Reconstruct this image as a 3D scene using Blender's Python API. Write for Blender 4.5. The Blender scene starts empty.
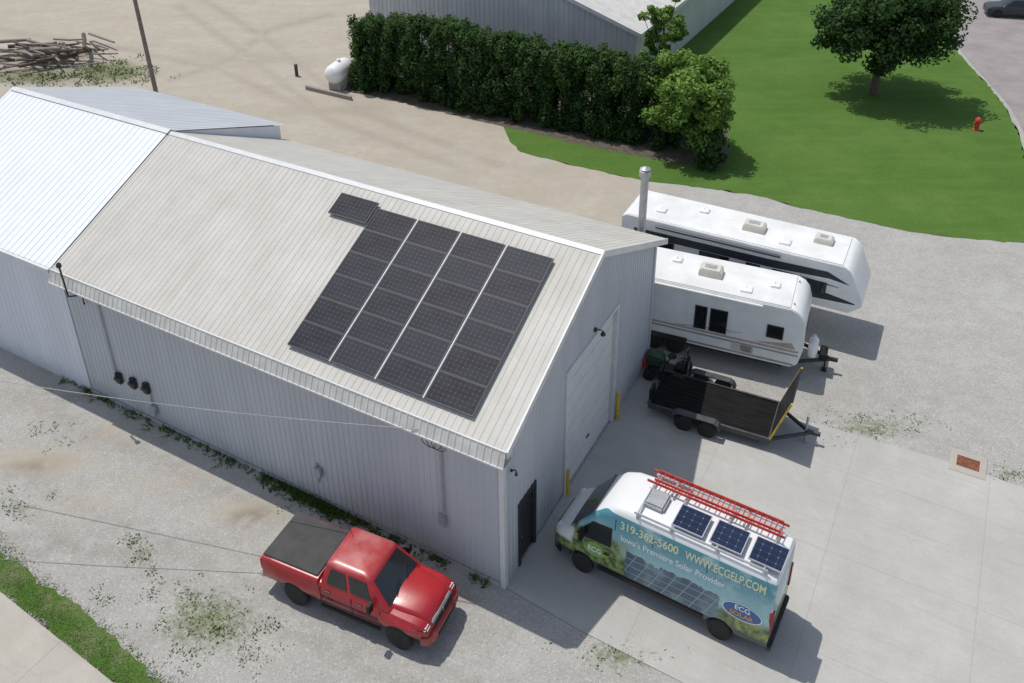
import bpy, bmesh, math, random
from mathutils import Vector as V, Matrix
random.seed(7)
C=bpy.context.scene.collection
SC=bpy.context.scene
PI=math.pi
# ------------------------------------------------------------ camera
f,th,ro,H,CY=899.,.465,-.0096,23.6,160.5
fw=V((0,math.cos(th),-math.sin(th))); up0=V((0,math.sin(th),math.cos(th))); rt0=V((1,0,0))
rt=rt0*math.cos(ro)+up0*math.sin(ro); up=-rt0*math.sin(ro)+up0*math.cos(ro)
cd=bpy.data.cameras.new('camera'); co=bpy.data.objects.new('camera',cd); C.objects.link(co); SC.camera=co
cd.sensor_width=36; cd.lens=f/1024*36; cd.shift_y=-(341.5-CY)/1024; cd.clip_end=3000
M=Matrix((rt,up,-fw)).transposed().to_4x4(); M.translation=V((0,0,H)); co.matrix_world=M
def ray(px,py): return fw+rt*((px-512)/f)-up*((py-CY)/f)
def at(px,py,z=0.0):
    d=ray(px,py); return V((0,0,H))+d*((z-H)/d.z)
def proj(P):
    d=V(P)-V((0,0,H)); z=d.dot(fw)
    if z<1: return (-9999,-9999)
    return (512+f*d.dot(rt)/z, CY-f*d.dot(up)/z)
PHI=.508
Lv=V((-math.cos(PHI),math.sin(PHI),0)); Wv=V((math.sin(PHI),math.cos(PHI),0)); A=V((-.337,18.4,0))
def loc2(px,py,z=0):
    d=at(px,py,z)-A; return (-d.dot(Lv),d.dot(Wv))
def onfront(px,py,w=0):
    d=ray(px,py); P0=A+Wv*w-V((0,0,H)); t=P0.dot(Wv)/d.dot(Wv); P=V((0,0,H))+d*t-A
    return (-P.dot(Lv),P.z)
def ongable(px,py,l=0):
    d=ray(px,py); P0=A+Lv*l-V((0,0,H)); t=P0.dot(Lv)/d.dot(Lv); P=V((0,0,H))+d*t-A
    return (P.dot(Wv),P.z)
# ------------------------------------------------------------ materials
def nt(name):
    m=bpy.data.materials.new(name); m.use_nodes=True; t=m.node_tree; b=t.nodes['Principled BSDF']; return m,t,b
def mathn(t,op,a,b=None,c=None):
    n=t.nodes.new('ShaderNodeMath'); n.operation=op
    for i,x in enumerate((a,b,c)):
        if x is None: continue
        if isinstance(x,(int,float)): n.inputs[i].default_value=x
        else: t.links.new(x,n.inputs[i])
    return n.outputs[0]
def mixc(t,fac,a,b):
    n=t.nodes.new('ShaderNodeMix'); n.data_type='RGBA'
    for s,x in ((0,fac),(6,a),(7,b)):
        if hasattr(x,'is_linked') or hasattr(x,'links'): t.links.new(x,n.inputs[s])
        elif s==0: n.inputs[0].default_value=x
        else: n.inputs[s].default_value=(*x[:3],1)
    return n.outputs[2]
def noise(t,vec,scale,detail=5,rough=.6,dist=0):
    n=t.nodes.new('ShaderNodeTexNoise'); n.inputs['Scale'].default_value=scale; n.inputs['Detail'].default_value=detail
    n.inputs['Roughness'].default_value=rough; n.inputs['Distortion'].default_value=dist
    t.links.new(vec,n.inputs['Vector']); return n.outputs['Fac']
def voro(t,vec,scale):
    n=t.nodes.new('ShaderNodeTexVoronoi'); n.inputs['Scale'].default_value=scale; t.links.new(vec,n.inputs['Vector'])
    s=t.nodes.new('ShaderNodeSeparateColor'); t.links.new(n.outputs['Color'],s.inputs[0]); return s.outputs[0]
def ramp(t,fac,a,b,c0=0.,c1=1.):
    n=t.nodes.new('ShaderNodeMapRange'); n.inputs[1].default_value=a; n.inputs[2].default_value=b; n.inputs[3].default_value=c0; n.inputs[4].default_value=c1
    t.links.new(fac,n.inputs[0]); return n.outputs[0]
def objc(t,scale=(1,1,1),rot=0):
    tc=t.nodes.new('ShaderNodeTexCoord'); mp=t.nodes.new('ShaderNodeMapping'); mp.inputs['Scale'].default_value=scale; mp.inputs['Rotation'].default_value=(0,0,rot)
    t.links.new(tc.outputs['Object'],mp.inputs['Vector']); return mp.outputs[0]
def bump(t,b,h,strength=.3,dist=.02):
    n=t.nodes.new('ShaderNodeBump'); n.inputs['Strength'].default_value=strength; n.inputs['Distance'].default_value=dist
    t.links.new(h,n.inputs['Height']); t.links.new(n.outputs[0],b.inputs['Normal'])
def mul(c,k): return tuple(min(1,x*k) for x in c[:3])
def mat(name,col,rough=.6,metal=0,var=.12,scale=3,col2=None,stretch=(1,1,1),lo=.35,hi=.65,bmp=0,bsc=20,coat=0,spec=None):
    m,t,b=nt(name); vec=objc(t,stretch); n=noise(t,vec,scale)
    fac=ramp(t,n,lo,hi); c=mixc(t,fac,mul(col,1-var),col2 if col2 else mul(col,1+var)); t.links.new(c,b.inputs['Base Color'])
    b.inputs['Roughness'].default_value=rough; b.inputs['Metallic'].default_value=metal
    if spec is not None: b.inputs['Specular IOR Level'].default_value=spec
    if coat: b.inputs['Coat Weight'].default_value=coat; b.inputs['Coat Roughness'].default_value=.08
    if bmp: bump(t,b,noise(t,vec,bsc),bmp)
    return m
def sidingmat(name,col,dirt):
    m,t,b=nt(name); v=objc(t,(.9,.9,.12)); n1=noise(t,v,1.2,5,.6); v0=objc(t); n2=noise(t,v0,1.3,6,.65); sp=t.nodes.new('ShaderNodeSeparateXYZ'); t.links.new(v0,sp.inputs[0])
    c=mixc(t,ramp(t,n1,.36,.66),mul(col,.95),mul(col,1.04)); lo=mathn(t,'MULTIPLY',ramp(t,sp.outputs[2],.9,.0),ramp(t,n2,.3,.6)); c=mixc(t,mathn(t,'MULTIPLY',lo,.5),c,dirt)
    t.links.new(c,b.inputs['Base Color']); b.inputs['Roughness'].default_value=.5; b.inputs['Specular IOR Level'].default_value=.35; return m
m_wall=sidingmat('grey painted metal siding',(.485,.50,.53),(.30,.28,.24))
m_wallw=sidingmat('white painted metal siding',(.66,.68,.74),(.42,.40,.36))
m_trim=mat('pale trim',(.64,.64,.63),.45,0,.07,2)
m_fascia=mat('pale ribbed fascia',(.62,.60,.555),.5,0,.12,2)
def roofmat(name,col,col2,k):
    m,t,b=nt(name); v=objc(t,(2.6,.30,.30)); n1=noise(t,v,1.6,7,.65); v2=objc(t); n2=noise(t,v2,.55,7,.65)
    s=mathn(t,'ADD',mathn(t,'MULTIPLY',n1,.5),mathn(t,'MULTIPLY',n2,.5)); c=mixc(t,ramp(t,s,.38,.62),col2,col)
    v3=objc(t,(1.2,4,4)); n3=noise(t,v3,3.2,7,.75); c=mixc(t,ramp(t,n3,.5,.72,0,.28),c,mul(col2,.78))
    t.links.new(c,b.inputs['Base Color'])
    b.inputs['Roughness'].default_value=k; b.inputs['Metallic'].default_value=.0; b.inputs['Specular IOR Level'].default_value=.3; return m
m_roof=roofmat('weathered grey roof sheet',(.575,.555,.505),(.485,.46,.41),.55)
m_roofw=roofmat('white roof sheet',(.80,.82,.85),(.74,.76,.80),.45)
m_roofb=roofmat('blue grey roof sheet',(.50,.52,.54),(.44,.46,.48),.5)
m_door=mat('white sectional door',(.66,.66,.65),.5,0,.05,2)
m_dark=mat('dark metal',(.025,.026,.028),.5,0,.3,4)
m_black=mat('black plastic',(.012,.012,.013),.5,0,.2,4,spec=.3)
m_rubber=mat('tyre rubber',(.022,.021,.02),.85,0,.3,6)
m_glass=mat('dark glass',(.015,.018,.02),.08,0,.2,1,spec=.7)
m_chrome=mat('bright metal',(.62,.62,.63),.22,.9,.08,3)
m_steel=mat('galvanised steel',(.40,.41,.42),.45,.4,.12,5)
m_cable=mat('grey cable jacket',(.32,.32,.32),.7,0,.12,5)
m_alu=mat('aluminium',(.62,.63,.65),.35,.7,.06,5)
m_gap=mat('pale gap strip',(.58,.58,.58),.6,0,.08,5)  # pale tone standing in for sunlit roof between the panel columns
m_white=mat('white gelcoat',(.80,.80,.78),.35,0,.05,2)
m_rvroof=mat('white membrane roof',(.68,.68,.66),.6,0,.1,.9,col2=(.76,.76,.74),lo=.3,hi=.65)
m_cream=mat('cream plastic',(.60,.57,.50),.5,0,.08,3)
m_yellow=mat('yellow paint',(.60,.42,.05),.6,0,.25,6)
m_redl=mat('red fibreglass',(.55,.05,.035),.5,0,.2,6)
m_orange=mat('amber lens',(.75,.22,.02),.3,0,.1,5)
m_tail=mat('red lens',(.35,.01,.01),.2,0,.1,5)
m_lamp=mat('clear lamp lens',(.7,.72,.74),.12,.3,.1,8)
m_wood=mat('weathered grey wood',(.27,.235,.20),.85,0,.3,6,stretch=(1,6,6),bmp=.4)
m_bark=mat('bark',(.10,.075,.055),.9,0,.35,5,bmp=.6)
m_deck=mat('dark timber decking',(.016,.0155,.0155),.95,0,.35,3,stretch=(.5,6,1),spec=.05)
m_panel=mat('charcoal sheet panel',(.022,.024,.028),.6,0,.3,2,spec=.2)
m_rust=mat('rusty iron',(.20,.07,.035),.8,.0,.4,9)
m_tonneau=mat('grey black vinyl cover',(.068,.066,.065),.75,0,.15,2,bmp=.1,bsc=6,spec=.25)
m_greend=mat('dark green paint',(.03,.07,.035),.5,0,.2,4)
m_stripe1=mat('charcoal stripe film',(.035,.04,.05),.35,0,.1,2)
m_stripe2=mat('blue grey stripe film',(.11,.19,.30),.35,0,.1,2)
m_stripe3=mat('tan stripe film',(.44,.36,.30),.4,0,.1,2)
m_stripe4=mat('grey stripe film',(.30,.30,.32),.4,0,.1,2)
m_text=mat('pale yellow lettering',(.80,.80,.50),.5,0,.02,2)
m_textw=mat('white lettering',(.84,.88,.88),.5,0,.02,2)
m_logob=mat('blue logo film',(.05,.14,.34),.4,0,.05,2)
m_logoo=mat('orange logo film',(.80,.33,.03),.4,0,.05,2)
m_logog=mat('green logo film',(.24,.42,.10),.4,0,.25,3)
def redpaint():
    m,t,b=nt('faded red paint'); v=objc(t); n=noise(t,v,1.1,5,.6); n2=noise(t,v,.9,3); n3=noise(t,v,14,6,.7)
    sp=t.nodes.new('ShaderNodeSeparateXYZ'); t.links.new(v,sp.inputs[0])
    top=mathn(t,'MULTIPLY',ramp(t,sp.outputs[2],1.84,1.90),ramp(t,n,.36,.62))
    c=mixc(t,ramp(t,n2,.4,.6),(.34,.008,.014),(.40,.014,.020)); c=mixc(t,mathn(t,'MULTIPLY',top,.45),c,(.56,.30,.27))
    low=ramp(t,sp.outputs[2],.95,.5); c=mixc(t,mathn(t,'MULTIPLY',low,mathn(t,'MULTIPLY',n3,.75)),c,(.24,.17,.14))
    t.links.new(c,b.inputs['Base Color']); b.inputs['Roughness'].default_value=.4; b.inputs['Coat Weight'].default_value=.4; t.links.new(ramp(t,n3,.3,.7,.1,.3),b.inputs['Coat Roughness'])
    return m
m_red=redpaint()
def solarmat(name,rx,ry,c1,c2,k):
    m,t,b=nt(name); v=objc(t); sp=t.nodes.new('ShaderNodeSeparateXYZ'); t.links.new(v,sp.inputs[0])
    def cell(o,n): return mathn(t,'ABSOLUTE',mathn(t,'SUBTRACT',mathn(t,'FRACT',mathn(t,'MULTIPLY',o,n)),.5))
    a=cell(sp.outputs[0],1/rx); c=cell(sp.outputs[1],1/ry)
    line=mathn(t,'GREATER_THAN',mathn(t,'MAXIMUM',a,c),.475); dia=mathn(t,'GREATER_THAN',mathn(t,'ADD',a,c),.90)
    msk=mathn(t,'MAXIMUM',mathn(t,'MULTIPLY',line,.22),dia)
    n=noise(t,v,1.3,2); base=mixc(t,ramp(t,n,.4,.6),c1,c2)
    oi=t.nodes.new('ShaderNodeObjectInfo'); base=mixc(t,mathn(t,'MULTIPLY',oi.outputs['Random'],.6),base,mul(c2,1.6))
    t.links.new(mixc(t,msk,base,(k,k,k*1.05)),b.inputs['Base Color']); b.inputs['Roughness'].default_value=.5; b.inputs['Specular IOR Level'].default_value=.12
    return m
m_cell=solarmat('monocrystalline cells',.160,.147,(.014,.014,.022),(.023,.023,.034),.16)
m_cell2=solarmat('blue cells',.24,.22,(.008,.014,.035),(.013,.022,.050),.22)
def wrapmat():
    m,t,b=nt('printed vehicle wrap'); v=objc(t); sp=t.nodes.new('ShaderNodeSeparateXYZ'); t.links.new(v,sp.inputs[0])
    x,y,z=sp.outputs; n=noise(t,v,1.6,6,.6); n2=noise(t,v,5,5,.6)
    zz=mathn(t,'ADD',z,mathn(t,'MULTIPLY',mathn(t,'SUBTRACT',n,.5),.6))
    sky=mixc(t,ramp(t,zz,1.4,2.3),(.38,.60,.62),(.08,.29,.36)); sky=mixc(t,ramp(t,n,.52,.66,0,.6),sky,(.55,.70,.70)); sky=mixc(t,ramp(t,n2,.55,.7,0,.25),sky,(.10,.28,.24))
    fld=mixc(t,ramp(t,n2,.4,.6),(.05,.13,.05),(.34,.36,.10)); fld=mixc(t,ramp(t,n,.5,.6,0,.5),fld,(.03,.07,.06))
    a=mathn(t,'FRACT',mathn(t,'MULTIPLY',mathn(t,'ADD',x,mathn(t,'MULTIPLY',z,.5)),2.4)); c=mathn(t,'FRACT',mathn(t,'MULTIPLY',z,4.5))
    ln=mathn(t,'MAXIMUM',mathn(t,'LESS_THAN',a,.06),mathn(t,'LESS_THAN',c,.08))
    pan=mixc(t,ln,(.07,.12,.17),(.30,.40,.44)); pan=mixc(t,ramp(t,n,.42,.6,0,.65),pan,(.26,.38,.42))
    pm=mathn(t,'MULTIPLY',mathn(t,'LESS_THAN',zz,1.5),mathn(t,'MULTIPLY',mathn(t,'LESS_THAN',x,2.9),mathn(t,'GREATER_THAN',x,.1)))
    c1=mixc(t,ramp(t,zz,1.1,1.3),fld,sky)
    fg=mathn(t,'MULTIPLY',ramp(t,x,2.6,3.3),ramp(t,zz,1.85,1.6)); c1=mixc(t,fg,c1,fld)
    c1=mixc(t,pm,c1,pan)
    low=mathn(t,'LESS_THAN',z,.70); c1=mixc(t,low,c1,(.04,.05,.055))
    ay=mathn(t,'ABSOLUTE',y)
    nose=mathn(t,'MULTIPLY',ramp(t,mathn(t,'ADD',x,mathn(t,'MULTIPLY',n2,.4)),4.80,4.88),ramp(t,z,.95,1.05))
    rf=mathn(t,'GREATER_THAN',z,2.56); topn=mathn(t,'MULTIPLY',mathn(t,'GREATER_THAN',x,3.2),mathn(t,'LESS_THAN',ay,.78))
    c1=mixc(t,mathn(t,'MAXIMUM',topn,mathn(t,'MAXIMUM',nose,rf)),c1,(.76,.77,.77))
    t.links.new(c1,b.inputs['Base Color']); b.inputs['Roughness'].default_value=.35; b.inputs['Coat Weight'].default_value=.25
    return m
m_wrap=wrapmat()
def leafmat(name,a,bc):
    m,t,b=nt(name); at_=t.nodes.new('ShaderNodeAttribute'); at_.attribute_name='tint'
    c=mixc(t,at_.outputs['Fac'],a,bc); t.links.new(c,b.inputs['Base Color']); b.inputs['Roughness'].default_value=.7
    b.inputs['Specular IOR Level'].default_value=.15
    tr=t.nodes.new('ShaderNodeBsdfTranslucent'); t.links.new(c,tr.inputs[0]); ms=t.nodes.new('ShaderNodeMixShader'); ms.inputs[0].default_value=.3
    t.links.new(b.outputs[0],ms.inputs[1]); t.links.new(tr.outputs[0],ms.inputs[2]); t.links.new(ms.outputs[0],t.nodes['Material Output'].inputs[0]); return m
m_ever=leafmat('evergreen foliage',(.020,.052,.016),(.080,.150,.038))
m_tree=leafmat('dark broad leaves',(.018,.046,.015),(.075,.14,.038))
m_light=leafmat('bright green leaves',(.065,.15,.025),(.23,.36,.075))
m_grass=leafmat('grass blades',(.05,.095,.022),(.14,.20,.06))
# ------------------------------------------------------------ mesh helpers
class MB:
    def __init__(s): s.v=[];s.f=[]
    def add(s,vs,fs):
        n=len(s.v); s.v+=[V(v) for v in vs]; s.f+=[[i+n for i in q] for q in fs]; return s
    def box(s,x0,x1,y0,y1,z0,z1):
        return s.add([(x0,y0,z0),(x1,y0,z0),(x1,y1,z0),(x0,y1,z0),(x0,y0,z1),(x1,y0,z1),(x1,y1,z1),(x0,y1,z1)],
            [(3,2,1,0),(4,5,6,7),(0,1,5,4),(1,2,6,5),(2,3,7,6),(3,0,4,7)])
    def obox(s,p0,p1,wv,hv):
        p0,p1,wv,hv=map(V,(p0,p1,wv,hv)); q=[p+a*wv/2+b*hv/2 for p in (p0,p1) for a,b in ((-1,-1),(1,-1),(1,1),(-1,1))]
        return s.add(q,[(0,1,2,3),(7,6,5,4),(0,4,5,1),(1,5,6,2),(2,6,7,3),(3,7,4,0)])
    def tube(s,pts,r,n=8,cap=True):
        pts=[V(p) for p in pts]; rs=r if isinstance(r,(list,tuple)) else [r]*len(pts); vs=[];fs=[]
        for i,p in enumerate(pts):
            d=(pts[min(i+1,len(pts)-1)]-pts[max(i-1,0)]).normalized(); a=d.cross(V((0,0,1)) if abs(d.z)<.9 else V((1,0,0))).normalized(); b=d.cross(a)
            vs+=[p+(a*math.cos(2*PI*k/n)+b*math.sin(2*PI*k/n))*rs[i] for k in range(n)]
        for i in range(len(pts)-1):
            for k in range(n): fs.append((i*n+k,i*n+(k+1)%n,(i+1)*n+(k+1)%n,(i+1)*n+k))
        if cap: fs.append(tuple(range(n-1,-1,-1))); fs.append(tuple((len(pts)-1)*n+k for k in range(n)))
        return s.add(vs,fs)
    def lathe(s,c,prof,n=20,axis='y'):
        c=V(c); vs=[];fs=[]
        for r,h in prof:
            for k in range(n):
                a=2*PI*k/n; u,w=r*math.cos(a),r*math.sin(a)
                vs.append(c+(V((u,h,w)) if axis=='y' else V((u,w,h)) if axis=='z' else V((h,u,w))))
        for i in range(len(prof)-1):
            for k in range(n): fs.append((i*n+k,i*n+(k+1)%n,(i+1)*n+(k+1)%n,(i+1)*n+k))
        fs.append(tuple(range(n))); fs.append(tuple((len(prof)-1)*n+k for k in range(n)))
        return s.add(vs,fs)
    def loft(s,rings):
        n=len(rings[0]); vs=[p for r in rings for p in r]; fs=[]
        for i in range(len(rings)-1):
            for k in range(n): fs.append((i*n+k,i*n+(k+1)%n,(i+1)*n+(k+1)%n,(i+1)*n+k))
        fs.append(tuple(range(n-1,-1,-1))); fs.append(tuple((len(rings)-1)*n+k for k in range(n)))
        return s.add(vs,fs)
    def prism(s,poly,a,b,mp):
        n=len(poly); vs=[mp(p,a) for p in poly]+[mp(p,b) for p in poly]
        fs=[tuple(range(n-1,-1,-1)),tuple(range(n,2*n))]+[(k,(k+1)%n,n+(k+1)%n,n+k) for k in range(n)]
        return s.add(vs,fs)
    def ribs(s,O,U,Vd,Nn,ulen,bot,top,pitch=.3,depth=.03,holes=()):
        O,U,Vd,Nn=map(V,(O,U,Vd,Nn)); us=[];u=0
        while u<ulen:
            for du,h in ((0,0),(pitch*.72,0),(pitch*.79,1),(pitch*.90,1),(pitch*.97,0)):
                if u+du<ulen: us.append((u+du,h*depth))
            u+=pitch
        us.append((ulen,0))
        for (a,ha),(b,hb) in zip(us,us[1:]):
            m=(a+b)/2; rg=[(bot(a),bot(b),top(a),top(b))]
            for (h0,h1,v0,v1) in holes:
                if h0<m<h1:
                    r0=rg[0]; rg=[]
                    if v0>r0[0]+.01: rg.append((r0[0],r0[1],v0,v0))
                    rg.append((v1,v1,r0[2],r0[3])); break
            for (a0,b0,a1,b1) in rg:
                s.add([O+U*a+Vd*a0+Nn*ha,O+U*b+Vd*b0+Nn*hb,O+U*b+Vd*b1+Nn*hb,O+U*a+Vd*a1+Nn*ha],[(0,1,2,3)])
        return s
    def build(s,name,m,parent=None,smooth=None,bevel=0,fixn=True):
        me=bpy.data.meshes.new(name); me.from_pydata([tuple(v) for v in s.v],[],s.f); me.materials.append(m)
        if fixn:
            bm=bmesh.new(); bm.from_mesh(me); bmesh.ops.recalc_face_normals(bm,faces=bm.faces)
            if bevel:
                bmesh.ops.remove_doubles(bm,verts=bm.verts,dist=.0005)
                es=[e for e in bm.edges if len(e.link_faces)==2 and e.calc_face_angle(0)>.5]
                bmesh.ops.bevel(bm,geom=es,offset=bevel,segments=2,affect='EDGES',clamp_overlap=True)
            bm.to_mesh(me); bm.free()
        if smooth or bevel:
            for p in me.polygons: p.use_smooth=True
            me.set_sharp_from_angle(angle=math.radians(smooth or 35))
        o=bpy.data.objects.new(name,me); C.objects.link(o)
        if parent: o.parent=parent
        return o
def tag(o,label,cat=None,group=None,kind=None):
    if label: o['label']=label
    if cat: o['category']=cat
    if group: o['group']=group
    if kind: o['kind']=kind
    return o
def thing(name,label,cat,loc=(0,0,0),rz=0,group=None):
    o=bpy.data.objects.new(name,None); C.objects.link(o); o.location=loc; o.rotation_euler=(0,0,rz); o.empty_display_size=.2
    return tag(o,label,cat,group)
def cut(o,cutters,dark):
    o.data.materials.append(dark); cs=[]
    for mb in cutters:
        c=mb.build('cutter',dark,o.parent); c.data.materials.append(dark)
        for p in c.data.polygons: p.material_index=1
        cs.append(c); m=o.modifiers.new('b','BOOLEAN'); m.operation='DIFFERENCE'; m.object=c; m.solver='EXACT'
    bpy.context.view_layer.update(); dg=bpy.context.evaluated_depsgraph_get()
    me=bpy.data.meshes.new_from_object(o.evaluated_get(dg)); o.modifiers.clear(); o.data=me
    for c in cs: bpy.data.objects.remove(c)
    for p in me.polygons: p.use_smooth=True
    me.set_sharp_from_angle(angle=math.radians(30))
def text(name,body,h,width,mtx,m,parent,bold=.0,ex=.004):
    cu=bpy.data.curves.new('t','FONT'); cu.body=body; cu.size=1; cu.extrude=0; cu.offset=bold
    o=bpy.data.objects.new('t',cu); C.objects.link(o); bpy.context.view_layer.update(); dg=bpy.context.evaluated_depsgraph_get()
    me=bpy.data.meshes.new_from_object(o.evaluated_get(dg)); bpy.data.objects.remove(o)
    xs=[v.co.x for v in me.vertices]; ys=[v.co.y for v in me.vertices]; x0,x1,y0,y1=min(xs),max(xs),min(ys),max(ys)
    for v in me.vertices: v.co=V(((v.co.x-x0)/(x1-x0)*width,(v.co.y-y0)/(y1-y0)*h,ex))
    me.materials.clear(); me.materials.append(m); q=bpy.data.objects.new(name,me); C.objects.link(q); q.parent=parent; q.matrix_local=mtx; return q
def copytree(o,parent=None):
    c=o.copy(); C.objects.link(c)
    if parent: c.parent=parent
    for ch in list(o.children): copytree(ch,c)
    return c
# ------------------------------------------------------------ foliage
def foliage(name,m,parent,clumps,n,size):
    vs=[];fs=[];ts=[]
    for (c,r,t0) in clumps:
        c=V(c)
        for i in range(n):
            d=V((random.gauss(0,1),random.gauss(0,1),random.gauss(0,1))).normalized(); rr=random.random()**.45
            p=c+V((d.x*r[0],d.y*r[1],d.z*r[2]))*rr
            if p.z<.05: p.z=.05
            nn=(d+V((random.gauss(0,.6),random.gauss(0,.6),random.gauss(0,.6)+.3))).normalized()
            a=nn.cross(V((random.random()-.5,random.random()-.5,random.random()-.5))).normalized(); b=nn.cross(a)
            s=size*random.uniform(.6,1.3); k=len(vs)
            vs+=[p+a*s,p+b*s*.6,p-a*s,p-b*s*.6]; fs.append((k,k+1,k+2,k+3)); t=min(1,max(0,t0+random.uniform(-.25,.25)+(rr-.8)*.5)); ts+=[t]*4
    me=bpy.data.meshes.new(name); me.from_pydata([tuple(v) for v in vs],[],fs); me.materials.append(m)
    at_=me.attributes.new('tint','FLOAT','POINT'); at_.data.foreach_set('value',ts)
    o=bpy.data.objects.new(name,me); C.objects.link(o)
    if parent: o.parent=parent
    return o
def blades(name,m,pts,h=.12,w=.02,per=5,spread=.1):
    vs=[];fs=[];ts=[]
    for p in pts:
        for i in range(per):
            q=p+V((random.gauss(0,spread),random.gauss(0,spread),0)); a=random.random()*PI; dx=V((math.cos(a),math.sin(a),0))*w*random.uniform(.7,1.5)
            hh=h*random.uniform(.5,1.4); t=q+V((random.gauss(0,.8)*hh,random.gauss(0,.8)*hh,hh)); k=len(vs); vs+=[q-dx,q+dx,t]; fs.append((k,k+1,k+2)); v=random.random(); ts+=[v]*3
    me=bpy.data.meshes.new(name); me.from_pydata([tuple(v) for v in vs],[],fs); me.materials.append(m)
    at_=me.attributes.new('tint','FLOAT','POINT'); at_.data.foreach_set('value',ts)
    o=bpy.data.objects.new(name,me); C.objects.link(o); return o
# ------------------------------------------------------------ ground
def axis_list(a,b,st,far):
    l=[]; x=a
    while x<=b: l.append(x); x+=st
    k=st; x=a; pre=[]
    while x>-far: k*=1.6; x-=k; pre.append(x)
    k=st; x=l[-1]; post=[]
    while x<far: k*=1.6; x+=k; post.append(x)
    return pre[::-1]+l+post
def sm(a,b,x):
    t=max(0,min(1,(x-a)/(b-a))); return t*t*(3-2*t)
DIRT=[(42,462,60,17,.95),(120,430,45,14,.6),(248,512,50,18,.9),(30,405,40,10,.45),(170,480,70,16,.5),(90,500,60,16,.55),(205,470,30,14,.4),(880,330,60,10,.2),(740,250,120,30,.15),(230,560,60,14,.35),(60,520,60,14,.4)]
WEED=[(210,622,62,40,.8),(190,600,30,18,.65),(145,556,14,12,.8),(135,540,10,6,.55),(28,508,22,10,.6),(322,505,30,12,.7),(870,428,60,16,.7),(1010,474,18,8,.7),(625,655,50,20,.75),(110,72,50,13,1.),(30,78,60,8,.9),(60,435,30,12,.35),(250,655,25,14,.55),(8,500,14,14,.5),(150,585,20,10,.45),(105,600,14,10,.4),(40,430,18,8,.3)]
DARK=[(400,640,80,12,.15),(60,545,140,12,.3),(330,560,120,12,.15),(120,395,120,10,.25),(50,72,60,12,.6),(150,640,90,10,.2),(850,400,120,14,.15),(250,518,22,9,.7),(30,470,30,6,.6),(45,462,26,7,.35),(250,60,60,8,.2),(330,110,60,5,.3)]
# wheel tracks in the yard as arcs between pixel points
TRK=[((180,8),(240,50),(330,120),(460,168)),((205,0),(275,45),(360,112),(500,165)),((0,30),(120,48),(220,70),(330,120)),((330,15),(270,30),(230,60),(170,80))]
def trk(u,v):
    k=0
    for L in TRK:
        for (a,b) in zip(L,L[1:]):
            dx,dy=b[0]-a[0],b[1]-a[1]; s=max(0,min(1,((u-a[0])*dx+(v-a[1])*dy)/(dx*dx+dy*dy))); e=math.hypot(u-a[0]-s*dx,(v-a[1]-s*dy)*1.6); k=max(k,math.exp(-(e/5.)**2))
    return k
def zone(P):
    u,v=proj(P)
    if u<-3000: return (0,0,0)
    def bl(L):
        r=0
        for (a,b,c,d,k) in L: r=max(r,k*math.exp(-((u-a)/c)**2-((v-b)/d)**2))
        return r
    d=(1-sm(600,760,u+(v-150)*.3)) if u>-400 else 1
    if v>240: d=0
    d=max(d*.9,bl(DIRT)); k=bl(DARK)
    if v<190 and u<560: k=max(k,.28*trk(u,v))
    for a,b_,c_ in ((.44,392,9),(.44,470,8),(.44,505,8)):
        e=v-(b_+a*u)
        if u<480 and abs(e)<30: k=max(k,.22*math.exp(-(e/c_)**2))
    return (d,bl(WEED),k)
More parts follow.
